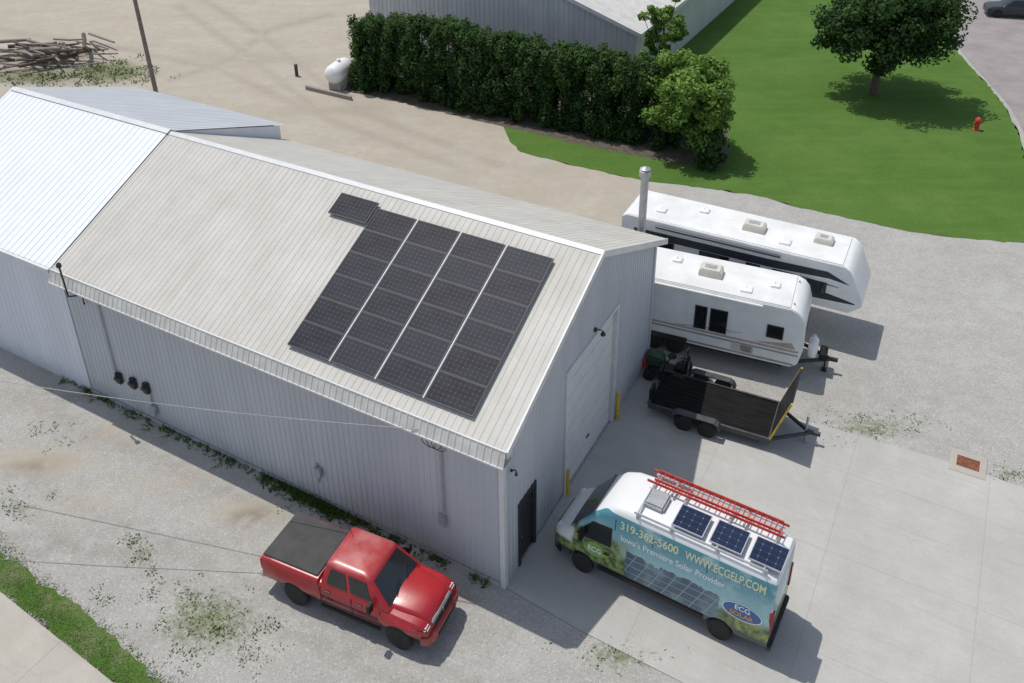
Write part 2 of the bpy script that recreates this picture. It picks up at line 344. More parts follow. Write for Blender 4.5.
def build_ground():
    xs=axis_list(-50,50,.36,900); ys=axis_list(9,90,.36,1200); vs=[];cs=[]
    for y in ys:
        for x in xs:
            vs.append((x,y,0)); cs+=[*zone((x,y,0)),1]
    nx=len(xs); fs=[(j*nx+i,j*nx+i+1,(j+1)*nx+i+1,(j+1)*nx+i) for j in range(len(ys)-1) for i in range(nx-1)]
    me=bpy.data.meshes.new('gravel_ground'); me.from_pydata(vs,[],fs)
    a=me.attributes.new('zone','FLOAT_COLOR','POINT'); a.data.foreach_set('color',cs)
    m,t,b=nt('gravel and dirt'); v=objc(t); zn=t.nodes.new('ShaderNodeAttribute'); zn.attribute_name='zone'
    sp=t.nodes.new('ShaderNodeSeparateColor'); t.links.new(zn.outputs['Color'],sp.inputs[0])
    n1=noise(t,v,.3,8,.65); n2=noise(t,v,1.6,10,.72); n3=noise(t,v,17,6,.8); n4=noise(t,v,45,3,.7); vo=voro(t,v,24); n5=noise(t,objc(t,(.35,.7,1),.5),.8,7,.65)
    base=mixc(t,ramp(t,n1,.35,.65),(.355,.342,.315),(.415,.403,.375)); base=mixc(t,ramp(t,n2,.40,.66,0,.5),base,(.31,.29,.26)); base=mixc(t,ramp(t,n5,.5,.68,0,.35),base,(.47,.46,.43))
    base=mixc(t,ramp(t,n3,.52,.68,0,.45),base,(.54,.53,.50)); base=mixc(t,ramp(t,n3,.46,.32,0,.45),base,(.20,.19,.175))
    base=mixc(t,ramp(t,vo,.88,.92,0,.35),base,(.62,.61,.58)); base=mixc(t,ramp(t,vo,.10,.06,0,.35),base,(.18,.17,.16))
    d1=mixc(t,ramp(t,n2,.35,.65),(.385,.335,.265),(.455,.405,.33)); d1=mixc(t,ramp(t,n1,.40,.6,0,.65),d1,(.38,.34,.28)); d1=mixc(t,ramp(t,n5,.5,.68,0,.4),d1,(.47,.45,.405)); d1=mixc(t,ramp(t,n5,.44,.32,0,.3),d1,(.33,.275,.21)); d1=mixc(t,ramp(t,n3,.52,.68,0,.4),d1,(.55,.51,.44)); d1=mixc(t,ramp(t,n3,.44,.34,0,.4),d1,(.26,.22,.17))
    dm=mathn(t,'ADD',sp.outputs[0],mathn(t,'MULTIPLY',mathn(t,'SUBTRACT',n2,.5),1.3)); c=mixc(t,ramp(t,dm,.25,.85),base,d1)
    gm=mathn(t,'ADD',sp.outputs[1],mathn(t,'MULTIPLY',mathn(t,'SUBTRACT',noise(t,v,5,8,.8),.5),2.2)); g=mixc(t,n3,(.085,.115,.04),(.17,.20,.075)); c=mixc(t,ramp(t,gm,.4,.85,0,.85),c,g)
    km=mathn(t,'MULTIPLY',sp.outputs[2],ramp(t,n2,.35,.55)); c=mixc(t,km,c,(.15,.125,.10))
    t.links.new(c,b.inputs['Base Color']); b.inputs['Roughness'].default_value=.95; b.inputs['Specular IOR Level'].default_value=.1
    bump(t,b,mathn(t,'ADD',n3,mathn(t,'MULTIPLY',n4,.5)),.4,.03); me.materials.append(m)
    o=bpy.data.objects.new('gravel_ground',me); C.objects.link(o); tag(o,'grey gravel lot turning to tan dirt behind the metal building','ground',kind='structure')
build_ground()
def sheet(name,poly,z,m,label,rough=.0,origin=None,cat='ground',smoothp=False):
    if smoothp:
        for _ in range(2):
            q=[]
            for i,p in enumerate(poly):
                n_=poly[(i+1)%len(poly)]; q+=[p.lerp(n_,.25),p.lerp(n_,.75)]
            poly=q
    pts=[]
    for i,p in enumerate(poly):
        q=poly[(i+1)%len(poly)]; n=max(1,int((q-p).length/.3)) if rough else 1
        n=min(n,300)
        for k in range(n):
            r=p.lerp(q,k/n)
            if rough: r=r+V((random.gauss(0,rough),random.gauss(0,rough),0))
            pts.append(r)
    me=bpy.data.meshes.new(name); bm=bmesh.new(); vs=[bm.verts.new((p.x,p.y,z)) for p in pts]; bm.faces.new(vs)
    bmesh.ops.triangulate(bm,faces=bm.faces[:]); bmesh.ops.recalc_face_normals(bm,faces=bm.faces)
    for fa in bm.faces:
        if fa.normal.z<0: fa.normal_flip()
    bm.to_mesh(me); bm.free()
    me.materials.append(m); o=bpy.data.objects.new(name,me); C.objects.link(o)
    if origin is not None:
        mi=Matrix.Translation(A)@Matrix.Rotation(-PHI,4,'Z'); me.transform(mi.inverted()); o.location=A; o.rotation_euler=(0,0,-PHI)
    return tag(o,label,cat,kind='structure')
def concmat(name,sx,sy,ox,oy,col,jc=.5):
    m,t,b=nt(name); v=objc(t); sp=t.nodes.new('ShaderNodeSeparateXYZ'); t.links.new(v,sp.inputs[0])
    def joint(o,s,of):
        return mathn(t,'GREATER_THAN',mathn(t,'ABSOLUTE',mathn(t,'SUBTRACT',mathn(t,'FRACT',mathn(t,'ADD',mathn(t,'MULTIPLY',o,1/s),of)),.5)),.5-.016/s)
    j=mathn(t,'MAXIMUM',joint(sp.outputs[0],sx,ox),joint(sp.outputs[1],sy,oy))
    n1=noise(t,v,.3,6,.6); n2=noise(t,v,1.3,9,.72); n3=noise(t,v,16,6,.8); v2=objc(t,(.15,2.5,1)); n4=noise(t,v2,1.6,6,.7)
    fx=t.nodes.new('ShaderNodeTexWhiteNoise'); fx.noise_dimensions='2D'; cx=t.nodes.new('ShaderNodeCombineXYZ')
    t.links.new(mathn(t,'FLOOR',mathn(t,'ADD',mathn(t,'MULTIPLY',sp.outputs[0],1/sx),ox)),cx.inputs[0]); t.links.new(mathn(t,'FLOOR',mathn(t,'ADD',mathn(t,'MULTIPLY',sp.outputs[1],1/sy),oy)),cx.inputs[1]); t.links.new(cx.outputs[0],fx.inputs['Vector'])
    c=mixc(t,ramp(t,n1,.35,.65),mul(col,.90),mul(col,1.08)); c=mixc(t,mathn(t,'MULTIPLY',fx.outputs['Value'],.15),c,mul(col,.75)); c=mixc(t,ramp(t,n2,.38,.68,0,.45),c,mul((col[0],col[1]*.99,col[2]*.97),.76)); c=mixc(t,ramp(t,n4,.52,.70,0,.35),c,mul(col,.70)); c=mixc(t,ramp(t,n3,.5,.75,0,.35),c,mul(col,1.25)); c=mixc(t,ramp(t,n3,.44,.3,0,.4),c,mul(col,.65))
    c=mixc(t,mathn(t,'MULTIPLY',j,jc),c,mul(col,.55)); t.links.new(c,b.inputs['Base Color']); b.inputs['Roughness'].default_value=.85; b.inputs['Specular IOR Level'].default_value=.2; bump(t,b,n3,.2,.01); return m
m_conc=concmat('broom finished concrete',4.3,3.6,.1,.35,(.465,.450,.42),.32)
pad=[A+Wv*.02,at(577,629),at(700,692),at(1080,860),at(1300,600),at(1030,490),at(945,461),at(822,425),at(700,398),A+Wv*11.8]
sheet('concrete_pad',pad,.02,m_conc,'pale jointed concrete pad beside the gable end',.0,True)
lawnp=[at(510,150),at(560,162),at(640,181),at(745,192),at(800,208),at(865,222),at(935,237),at(1030,243),at(1200,262),at(1200,200),at(1060,190),at(1028,172),at(1021,140),at(1006,108),at(988,85),at(966,62),at(953,45),at(955,28),at(960,10),at(966,-8),at(960,-60),at(640,-60),at(560,40),at(500,110)]
def lawnmat(name,worn):
    m,t,b=nt(name); v=objc(t); n1=noise(t,v,.15,6,.6); n2=noise(t,v,.8,10,.72); n3=noise(t,v,8,7,.8); n4=noise(t,objc(t,(.2,1.6,1),.5),.9,4,.6)
    c=mixc(t,ramp(t,n1,.35,.65),(.070,.145,.026),(.105,.185,.042)); c=mixc(t,ramp(t,n2,.38,.66,0,.5),c,(.062,.122,.024)); c=mixc(t,ramp(t,n4,.5,.65,0,.35),c,(.12,.19,.05)); c=mixc(t,ramp(t,n3,.5,.7,0,.5),c,(.15,.22,.065)); c=mixc(t,ramp(t,n3,.44,.34,0,.5),c,(.032,.065,.015))
    if worn: c=mixc(t,ramp(t,n2,.46,.62,0,.55),c,(.26,.24,.15))
    t.links.new(c,b.inputs['Base Color']); b.inputs['Roughness'].default_value=.9; b.inputs['Specular IOR Level'].default_value=.05; bump(t,b,n3,.6,.05); return m
m_lawn=lawnmat('mown lawn',0); m_verge=lawnmat('worn verge grass',1)
sheet('lawn',lawnp,.012,m_lawn,'mown green lawn beyond the parked campers',.05,smoothp=True)
m_road=mat('worn asphalt road',(.28,.25,.24),.9,0,.12,.6,bmp=.3,bsc=18)
sheet('road',[at(968,-60),at(966,-20),at(960,10),at(955,30),at(955,44),at(970,62),at(990,84),at(1010,106),at(1026,135),at(1034,170),at(1080,200),at(1150,180),at(1150,120),at(1060,60),at(1024,30),at(1018,-20),at(1018,-60)],.018,m_road,'curving pale asphalt lane at the lawn edge',.0,smoothp=True)
m_conc2=concmat('aged concrete slab',3.2,50,.2,.3,(.44,.41,.355),.5)
sheet('pavement',[at(-60,548),at(-60,900),at(175,735),at(113,683),at(0,592)],.03,m_conc2,'strip of worn concrete at the lower left corner',0,True)
sheet('grass_verge',[at(-60,502),at(0,551),at(60,594),at(110,634),at(172,692),at(240,740),at(175,735),at(113,683),at(0,592),at(-60,548)],.010,m_verge,'narrow green verge beside the concrete strip',.09)
m_mulch=mat('dark soil',(.10,.085,.06),.95,0,.3,3,bmp=.5)
sheet('planting_bed',[at(345,90),at(400,103),at(500,126),at(600,149),at(700,168),at(728,166),at(728,120),at(600,90),at(450,60),at(350,60)],.016,m_mulch,'dark soil bed under the hedge',.06)
# ------------------------------------------------------------ main building (local x=-L , y=W)
he,hr,Wd,Lb=5.99,2.76,11.7,18.4
S=hr/(Wd/2)
bld=thing('metal_building','long grey metal building with solar panels on its roof','building',A,-PHI)
gy0=loc2(564,494)[1]; gy1=loc2(612,422)[1]; gh=5.15
dy0=loc2(518,565)[1]; dy1=dy0+1.0; dh=2.6
def rz(y): return he+S*min(y,Wd-y)
mb=MB()
mb.ribs((0,0,0),(-1,0,0),(0,0,1),(0,-1,0),Lb,lambda u:0,lambda u:he-.1,.23,.018)
mb.ribs((0,0,0),(0,1,0),(0,0,1),(1,0,0),Wd,lambda u:0,lambda u:rz(u)-.06,.23,.018,[(gy0,gy1,0,gh),(dy0,dy1,0,dh)])
mb.ribs((0,Wd,0),(-1,0,0),(0,0,1),(0,1,0),Lb,lambda u:0,lambda u:he-.05,.23,.018)
mb.build('wall',m_wall,bld,fixn=False)
sl=math.hypot(1,S); U1=V((0,1,S))/sl; N1=V((0,-S,1))/sl; U2=V((0,1,-S))/sl; N2=V((0,S,1))/sl
ov=.3
r=MB(); r.ribs((ov,-ov,he-S*ov),(-1,0,0),U1,N1,Lb+ov,lambda u:0,lambda u:(Wd/2+ov)*sl,.23,.012)
r.ribs((ov,Wd/2,he+hr),(-1,0,0),U2,N2,Lb+ov,lambda u:0,lambda u:(Wd/2+ov)*sl,.23,.012)
roof=r.build('roof',m_roof,bld,fixn=False)
rc=MB()
for s,Uu,Nn in ((-1,-U1,N1),(1,U2,N2)):
    p=V((0,Wd/2,he+hr+.035)); a=V((ov+.02,0,0))+p; bb=V((-Lb,0,0))+p
    rc.add([a,bb,bb+Uu*.17-V((0,0,.01)),a+Uu*.17-V((0,0,.01))],[(0,1,2,3)])
rc.build('ridge_cap',m_trim,roof,fixn=False)
fa=MB(); ze=he-S*ov; fa.ribs((ov,-ov-.03,ze+.01),(-1,0,0),V((0,-.18,-.5)).normalized(),(0,-.94,.33),Lb+ov,lambda u:0,lambda u:.5,.23,.015)
fa.build('fascia',m_fascia,roof,fixn=False)
g=MB(); g.box(-Lb,ov,-ov-.22,-ov-.17,ze-.5,ze-.44); g.build('gutter',m_trim,roof)
g=MB(); g.box(-Lb,ov,-ov-.05,-ov,ze-.02,ze+.02); g.build('eave_trim',m_trim,roof)
sf=MB(); sf.add([(ov,-ov-.2,ze-.47),(-Lb,-ov-.2,ze-.47),(-Lb,0,ze-.47),(ov,0,ze-.47)],[(0,1,2,3)]); sf.build('soffit',m_fascia,roof)
for y0,z0,y1,z1 in ((-ov-.03,ze,Wd/2,he+hr),(Wd/2,he+hr,Wd+ov,ze)):
    k=MB(); p0=V((ov+.03,y0,z0-.1)); p1=V((ov+.03,y1,z1-.1)); k.obox(p0,p1,V((.05,0,0)),V((0,0,.24))); k.build('rake_trim',m_trim,roof)
    k=MB(); k.obox((ov-.15,y0,z0-.16),(ov-.15,y1,z1-.16),V((.3,0,0)),V((0,0,.03))); k.build('soffit',m_fascia,roof)
for y in (0,Wd):
    k=MB(); k.box(-.12,.045,y-.045 if y==0 else y-.12,y+.12 if y==0 else y+.045,0,he-.15); k.build('corner_trim',m_wall if y else m_trim,bld)
k=MB(); k.box(-Lb,-.14,-.05,-.036,0,.16); k.build('base_trim',m_wall,bld)
k=MB(); k.box(.03,.044,dy1+.08,gy0-.1,0,.16); k.build('base_trim',m_wall,bld)
gd=MB(); gd.box(-.14,-.10,gy0,gy1,0,gh)
npan=8
for i in range(npan): gd.box(-.10,-.085,gy0+.03,gy1-.03,i*gh/npan+.02,(i+1)*gh/npan-.02)
gdo=gd.build('garage_door',m_door,bld)
k=MB()
for y in (gy0-.06,gy1+.06): k.box(-.12,.06,y-.06,y+.06,0,gh+.12)
k.box(-.12,.06,gy0-.005,gy1+.005,gh,gh+.12); k.build('door_frame',m_trim,gdo)
k=MB(); k.box(-.085,-.05,(gy0+gy1)/2-.1,(gy0+gy1)/2+.1,.9,.95); k.build('handle',m_dark,gdo)
wd=MB(); wd.box(-.12,-.06,dy0+.04,dy1-.04,.02,dh-.04); wdo=wd.build('walk_door',m_dark,bld)
k=MB()
for y in (dy0,dy1): k.box(-.12,.055,y-.05,y+.05,0,dh+.05)
k.box(-.12,.055,dy0+.05,dy1-.05,dh-.05,dh+.05); k.build('door_frame',m_dark,wdo)
k=MB(); k.tube([(-.06,dy0+.14,1.05),(.0,dy0+.14,1.05),(.0,dy0+.26,1.05)],.015,6); k.build('handle',m_chrome,wdo)
def lamp(y,z,label,sc=1.):
    t=thing('wall_lamp',label,'lamp',A,-PHI); k=MB(); k.box(.025,.08,y-.07*sc,y+.07*sc,z-.07*sc,z+.09*sc); k.tube([(.08,y,z+.03),(.08+.22*sc,y,z+.08),(.08+.3*sc,y,z+.04)],.02,8); k.build('bracket',m_dark,t)
    k=MB(); k.lathe((.08+.3*sc,y,z-.1),[(.11*sc,0),(.10*sc,.05),(.05*sc,.12),(.03*sc,.14)],14,'z'); k.build('lamp_shade',m_dark,t)
y,z=ongable(594,333); lamp(y,max(z,gh+.35),'dark barn lamp above the white overhead door',.8)
y,z=ongable(510,470); lamp(max(.35,y),z,'small dark lamp high by the near corner of gable wall',.4)
def conduit(pa,pb,r=.035,boxat=None,name='conduit'):
    xa,za=onfront(*pa); xb,zb=onfront(*pb); k=MB(); k.tube([(xa,-.07,min(za,he-.7)),(xa,-.07,max(zb,.3))],r,8); k.build(name,m_steel,bld)
    if boxat:
        x,z=onfront(*boxat); k=MB(); k.box(x-.12,x+.12,-.16,-.025,z-.18,z+.18); k.build('junction_box',m_steel,bld)
conduit((441,440),(444,525),.04,(444,518)); conduit((318,462),(319,480),.03,(320,470)); conduit((98,298),(118,372),.03)
conduit((150,388),(157,432),.035,(156,408))
for (u,v_,lab) in ((121,376,'leftmost dark electric meter on the grey wall'),(135,381,'middle dark electric meter on the grey wall'),(148,386,'rightmost dark electric meter on the grey wall')):
    x,z=onfront(u,v_); t=thing('electric_meter',lab,'meter',A,-PHI); k=MB(); k.box(x-.13,x+.13,-.17,-.025,z-.26,z+.20); k.build('meter_box',m_dark,t,bevel=.02)
    k=MB(); k.lathe((x,-.17,z+.05),[(.09,0),(.09,-.08),(.06,-.12)],16,'y'); k.build('glass_dome',m_glass,t)
x,z=onfront(86,298); t=thing('service_mast','dark service mast on the eave near the white section','mast',A,-PHI)
k=MB(); k.tube([(x,-.12,z-.2),(x,-.12,z+.2),(x,-.62,z+.45),(x-.05,-.62,z+1.7)],.035,8); k.build('pipe',m_dark,t)
k=MB(); k.lathe((x-.05,-.62,z+1.65),[(.05,0),(.09,.02),(.09,.14),(.03,.2)],10,'z'); k.build('weatherhead',m_dark,t)
q=at(642,222,he); t=thing('flue_pipe','tall grey flue pipe with cap behind the right end of roof','chimney',(q.x,q.y,0),-PHI)
k=MB(); k.tube([(0,0,0),(0,0,he+2.1)],.15,14); k.build('pipe',m_steel,t,smooth=40)
k=MB(); k.lathe((0,0,he+2.1),[(.17,-.12),(.22,-.1),(.22,.12),(.17,.14),(.20,.20),(.05,.28)],14,'z'); k.build('rain_cap',m_steel,t)
# white section
wb_=thing('metal_building','white roofed left section of the long metal building','building',A,-PHI)
def ridge_l(px):
    for i in range(4000):
        l=Lb+i*.01; u,v_=proj(A+Lv*l+Wv*(Wd/2)+V((0,0,he+hr)))
        if u<px: return l
    return 40
LE=ridge_l(17)
k=MB(); k.ribs((-Lb-.01,-.02,0),(-1,0,0),(0,0,1),(0,-1,0),LE-Lb,lambda u:0,lambda u:he-.1,.305,.015)
zb=he+.62; Sb=(he+hr+.05-zb)/(Wd/2+.3)
k.add([(-Lb+.02,Wd/2,he-1),(-Lb+.02,Wd+.1,he-1),(-Lb+.02,Wd+.1,zb),(-Lb+.02,Wd/2,he+hr)],[(0,1,2,3)]); k.add([(-LE,0,0),(-LE,Wd,0),(-LE,Wd,he),(-LE,Wd/2,he+hr),(-LE,0,he)],[(0,1,2,3,4)]); k.add([(-Lb,Wd,0),(-LE,Wd,0),(-LE,Wd,zb),(-Lb,Wd,zb)],[(0,1,2,3)])
k.build('wall',m_wallw,wb_,fixn=False)
k=MB(); k.ribs((-Lb,-ov,he-S*ov+.04),(-1,0,0),U1,N1,LE-Lb+.3,lambda u:0,lambda u:(Wd/2+ov)*sl,.305,.018); k.build('roof',m_roofw,wb_,fixn=False)
sb=math.hypot(1,Sb); k=MB(); k.ribs((-Lb+.1,Wd/2,he+hr+.05),(-1,0,0),V((0,1,-Sb))/sb,V((0,Sb,1))/sb,LE-Lb+.4,lambda u:0,lambda u:(Wd/2+.4)*sb,.305,.015); k.build('roof',m_roofb,wb_,fixn=False)
k=MB(); p=V((-Lb+.05,Wd/2,he+hr+.09)); q_=p+V((-(LE-Lb)-.3,0,0)); k.add([p,q_,q_-U1*.2,p-U1*.2],[(0,1,2,3)]); k.add([p,q_,q_+U2*.2,p+U2*.2],[(0,1,2,3)]); k.build('ridge_cap',m_trim,wb_,fixn=False)
k=MB(); k.box(-LE-.3,-Lb-.01,-ov-.12,-ov+.02,he-S*ov-.14,he-S*ov+.03); k.build('gutter',m_trim,wb_)
# ------------------------------------------------------------ solar panels on roof
CW,RH=6.75/4,5.48/6; a0,s0=.952,.18
def make_panel(w,h,label,group,fm,cm):
    t=thing('solar_panel',label,'solar panel',group=group); k=MB(); k.box(-w/2+.022,w/2-.022,-h/2+.022,h/2-.022,.02,.042); k.build('cell_sheet',cm,t)
    k=MB(); k.box(-w/2,w/2,-h/2,-h/2+.023,0,.048); k.box(-w/2,w/2,h/2-.023,h/2,0,.048); k.box(-w/2,-w/2+.023,-h/2+.023,h/2-.023,0,.048); k.box(w/2-.023,w/2,-h/2+.023,h/2-.023,0,.048); k.build('frame',fm,t); return t
m_pf=mat('dark anodised frame',(.10,.10,.11),.5,.0,.1,4,spec=.2)
words=['first','second','third','fourth','fifth','sixth']
pan0=make_panel(CW-.085,RH-.014,'','roof mounted solar panels',m_pf,m_cell); used=False
Rb=Matrix.Translation(A)@Matrix.Rotation(-PHI,4,'Z')
def place_panel(l,s,label):
    global used
    o=copytree(pan0) if used else pan0; used=True
    y=s/sl; P=V((-l,y,he+S*y))+N1*.10; R=Matrix(((1,0,0),U1,N1)).transposed().to_4x4(); R.translation=P
    o.matrix_world=Rb@R; o['label']=label; return o
for c_ in range(4):
    for r_ in range(6):
        place_panel(a0+CW*(3.5-c_),s0+RH*(5.5-r_),'roof solar panel, %s row from the ridge, %s column from the left'%(words[r_],words[c_]))
place_panel(a0+CW*4.5-.02,s0+RH*6.05-.3,'single solar panel sticking out at the upper left corner of the array')
for c_ in range(1,4):
    l=a0+CW*c_; q0=s0/sl; q1=(s0+5.48)/sl; k=MB(); k.obox(V((-l,q0,he+S*q0))+N1*.12,V((-l,q1,he+S*q1))+N1*.12,V((.045,0,0)),N1*.03); k.build('rail_or_gap_strip',m_gap,roof)  # pale strips added so the shaded column gaps look bright
for r_ in range(6):
    s=s0+RH*(r_+.5); y=s/sl; P0=V((-a0-.15,y,he+S*y))+N1*.055; P1=V((-a0-6.6,y,he+S*y))+N1*.055; k=MB(); k.obox(P0,P1,U1*.04,N1*.05); k.build('rail_or_gap_strip',m_alu,roof)
# ------------------------------------------------------------ wheels
def wheel(parent,x,y,r,w,rim_m,out,spokes=8):
    k=MB(); k.lathe((x,y,r),[(r*.62,-w/2),(r*.9,-w/2),(r*.98,-w*.42),(r,-w*.3),(r,w*.3),(r*.98,w*.42),(r*.9,w/2),(r*.62,w/2)],26); o=k.build('wheel',m_rubber,parent,smooth=35)
    k=MB(); k.lathe((x,y,r),[(r*.63,-w*.45*out),(r*.63,w*.47*out),(r*.56,w*.5*out),(r*.52,w*.32*out),(r*.2,w*.30*out),(r*.18,w*.44*out),(r*.05,w*.45*out)],24); k.build('rim',rim_m,o,smooth=30)
    k=MB()
    for i in range(spokes):
        a=2*PI*i/spokes+.2; k.lathe((x+math.cos(a)*r*.38,y+out*w*.325,r+math.sin(a)*r*.38),[(r*.085,0),(r*.085,.006*out)],8)
    k.build('rim_holes',m_black,o); return o
def arch(x,y0,y1,r,z):
    k=MB(); k.lathe((x,0,z),[(r,y0),(r,y1)],28); return k
def ring(x,half):
    return [(x,y,z) for y,z in half]+[(x,-y,z) for y,z in half[::-1] if y>1e-6]
# ------------------------------------------------------------ pickup
pr=at(298,604); pf=at(400,648); hd=(pf-pr); wbp=hd.length; ks=wbp/3.57; ang=math.atan2(hd.y,hd.x)
left=V((-hd.y,hd.x,0)).normalized()
tk=thing('pickup_truck','red crew cab pickup truck with dark cover over its bed','truck',pr+left*.95*ks,ang); tk.scale=(ks,ks,ks*1.1)
def thalf(zt,hw=1.0,zb=.5,fl=0): return [(0,zb+.02),(hw*.86,zb),(hw*.96,zb+.1),(hw+fl,zb+.30),(hw*.995+fl,zb+.48),(hw*.98+fl*.4,zt-.14),(hw*.955,zt-.06),(hw*.92,zt-.018),(hw*.86,zt),(0,zt+.015)]
st=[(-1.17,1.34,.96,0),(-1.12,1.37,.98,0),(-.75,1.38,.985,.0),(-.5,1.38,.985,.05),(0,1.38,.985,.06),(.5,1.38,.985,.05),(.72,1.38,.985,0),(.87,1.38,.985,0),(.89,1.27,.975,0),(2.0,1.26,.98,0),(2.9,1.25,.98,0),(3.08,1.23,.98,.05),(3.5,1.18,.975,.065),(3.95,1.15,.965,.055),(4.15,1.12,.95,.02),(4.3,1.08,.93,0),(4.42,1.01,.90,0),(4.5,.92,.86,0)]
k=MB(); k.loft([ring(x,thalf(zt,hw,.5,fl)) for x,zt,hw,fl in st]); bd=k.build('body',m_red,tk,smooth=35)
cut(bd,[arch(0,-1.25,-.6,.49,.42),arch(0,.6,1.25,.49,.42),arch(3.57,-1.25,-.6,.49,.42),arch(3.57,.6,1.25,.49,.42)],m_black)
k=MB(); k.box(-1.13,.84,-.86,.86,1.385,1.43); tn=k.build('tonneau_cover',m_tonneau,tk,bevel=.02)
hh=[]
for x,z,w in ((3.12,1.28,.74),(3.4,1.285,.72),(3.8,1.27,.68),(4.1,1.235,.64),(4.3,1.18,.60),(4.42,1.10,.57),(4.48,.98,.54)):
    hh.append(ring(x,[(0,z-.25),(w,z-.25),(w+.02,z-.10),(w-.01,z-.04),(w-.09,z-.005),(w*.55,z+.012),(w*.42,z+.035),(0,z+.045)]))
k=MB(); k.loft(hh); k.build('hood',m_red,tk,smooth=40)
def rr(x0,x1,h,z,r=.12,n=4):
    pts=[]
    for cx,cy,a in ((x1-r,h-r,0),(x0+r,h-r,PI/2),(x0+r,-h+r,PI),(x1-r,-h+r,1.5*PI)):
        for i in range(n+1): aa=a+PI/2*i/n; pts.append((cx+r*math.cos(aa),cy+r*math.sin(aa),z))
    return pts
cb=(.92,3.32,.93); ct=(1.10,2.62,.74); zb_,zt_=1.22,1.86
k=MB(); k.loft([rr(cb[0],cb[1],cb[2],zb_),rr(ct[0],ct[1],ct[2],zt_),rr(ct[0]+.02,ct[1]-.04,ct[2]-.02,zt_+.035),rr(ct[0]+.06,ct[1]-.10,ct[2]-.06,zt_+.065),rr(ct[0]+.2,ct[1]-.3,ct[2]-.2,zt_+.09)]); cab=k.build('cab',m_red,tk,smooth=40)
def bil(q,u,v): return (q[0]*(1-u)+q[1]*u)*(1-v)+(q[3]*(1-u)+q[2]*u)*v
def glass(name,q,uv,parent,m=m_glass,off=.014,flip=1):
    q=[V(p) for p in q]; n=(q[1]-q[0]).cross(q[3]-q[0]).normalized()*off*flip
    k=MB(); k.add([bil(q,u,v)+n for u,v in uv]+[bil(q,u,v)-n*.5 for u,v in uv],[tuple(range(len(uv)))]+[(i,(i+1)%len(uv),len(uv)+(i+1)%len(uv),len(uv)+i) for i in range(len(uv))]); return k.build(name,m,parent)
for s in (-1,1):
    q=[(cb[0],s*cb[2],zb_),(cb[1],s*cb[2],zb_),(ct[1],s*ct[2],zt_),(ct[0],s*ct[2],zt_)]
    glass('side_window',q,[(.10,.18),(.41,.18),(.435,.9),(.16,.9),(.12,.8)],tk,flip=-s); glass('side_window',q,[(.47,.18),(.80,.18),(.80,.45),(.88,.9),(.50,.9)],tk,flip=-s)
    for x in (.95,2.03,3.0):
        k=MB(); k.box(x-.010,x+.010,s*.965,s*.983,.62,1.18); k.build('door_seam',m_black,tk)
    k=MB(); k.box(.95,3.0,s*.974,s*.998,.80,.86); k.build('door_moulding',m_dark,tk)
    for x in (1.12,2.2):
        k=MB(); k.box(x,x+.2,s*.96,s*1.005,1.06,1.10); k.build('door_handle',m_dark,tk,bevel=.008)
    k=MB(); k.box(2.72,2.84,s*1.00,s*1.22,1.22,1.50); k.tube([(2.8,s*.93,1.27),(2.8,s*1.08,1.3)],.03,6); k.build('side_mirror',m_black,tk,bevel=.03)
    k=MB(); k.tube([(.95,s*.98,.48),(2.95,s*.98,.48)],.05,8); k.build('step_bar',m_black,tk)
    k=MB(); k.box(4.22,4.47,s*.60,s*.88,.86,1.03); k.build('headlight',m_lamp,tk,bevel=.05)
    k=MB(); k.box(-1.20,-1.12,s*.80,s*.96,.92,1.28); k.build('tail_light',m_tail,tk,bevel=.01)
    for x in (0,3.57): wheel(tk,x,s*.86,.42,.28,m_alu,s)
q=[(cb[1],cb[2],zb_),(cb[1],-cb[2],zb_),(ct[1],-ct[2],zt_),(ct[1],ct[2],zt_)]
ws=glass('windshield',q,[(.06,.10),(.94,.10),(.92,.93),(.08,.93)],tk,flip=-1)
q=[(cb[0],-cb[2],zb_),(cb[0],cb[2],zb_),(ct[0],ct[2],zt_),(ct[0],-ct[2],zt_)]; glass('rear_window',q,[(.12,.2),(.88,.2),(.88,.88),(.12,.88)],tk,flip=-1)
for y in (.1,-.45):
    k=MB(); k.tube([(3.3,y,1.29),(3.12,y+.45,1.46)],.012,5); k.build('wiper',m_black,tk)
k=MB(); k.tube([(1.35,.35,1.94),(1.2,.36,2.35)],.008,5); k.build('antenna',m_black,tk)
k=MB(); k.box(4.40,4.53,-.56,.56,.78,1.06); gr=k.build('grille',m_chrome,tk,bevel=.04)
k=MB()
for y0,y1 in ((-.51,-.03),(.03,.51)):
    for z0,z1 in ((.81,.90),(.94,1.03)): k.box(4.52,4.54,y0,y1,z0,z1)
k.build('grille_mesh',m_black,gr)
k=MB(); k.loft([ring(4.30,[(0,.5),(.97,.5),(.985,.62),(.97,.76),(0,.78)]),ring(4.50,[(0,.48),(.90,.48),(.93,.62),(.90,.77),(0,.79)]),ring(4.61,[(0,.50),(.74,.50),(.78,.62),(.74,.75),(0,.77)]),ring(4.64,[(0,.54),(.6,.54),(.62,.62),(.6,.71),(0,.73)])]); bp=k.build('front_bumper',m_red,tk,smooth=50)
k=MB(); k.box(4.62,4.655,-.52,.52,.56,.66); k.build('bumper_intake',m_black,bp)
for s in (-1,1):
    k=MB(); k.lathe((4.55,s*.72,.62),[(.07,0),(.07,.06)],12,'x'); k.build('fog_lamp',m_lamp,bp)
k=MB(); k.box(-1.32,-1.16,-.95,.95,.52,.74); k.build('rear_bumper',m_chrome,tk,bevel=.03)
k=MB(); k.box(-1.185,-1.16,-.72,.72,.80,1.30); k.build('tailgate',m_red,tk,bevel=.01)
k=MB(); k.box(-1.0,4.2,-.6,.6,.42,.56); k.build('chassis',m_black,tk)
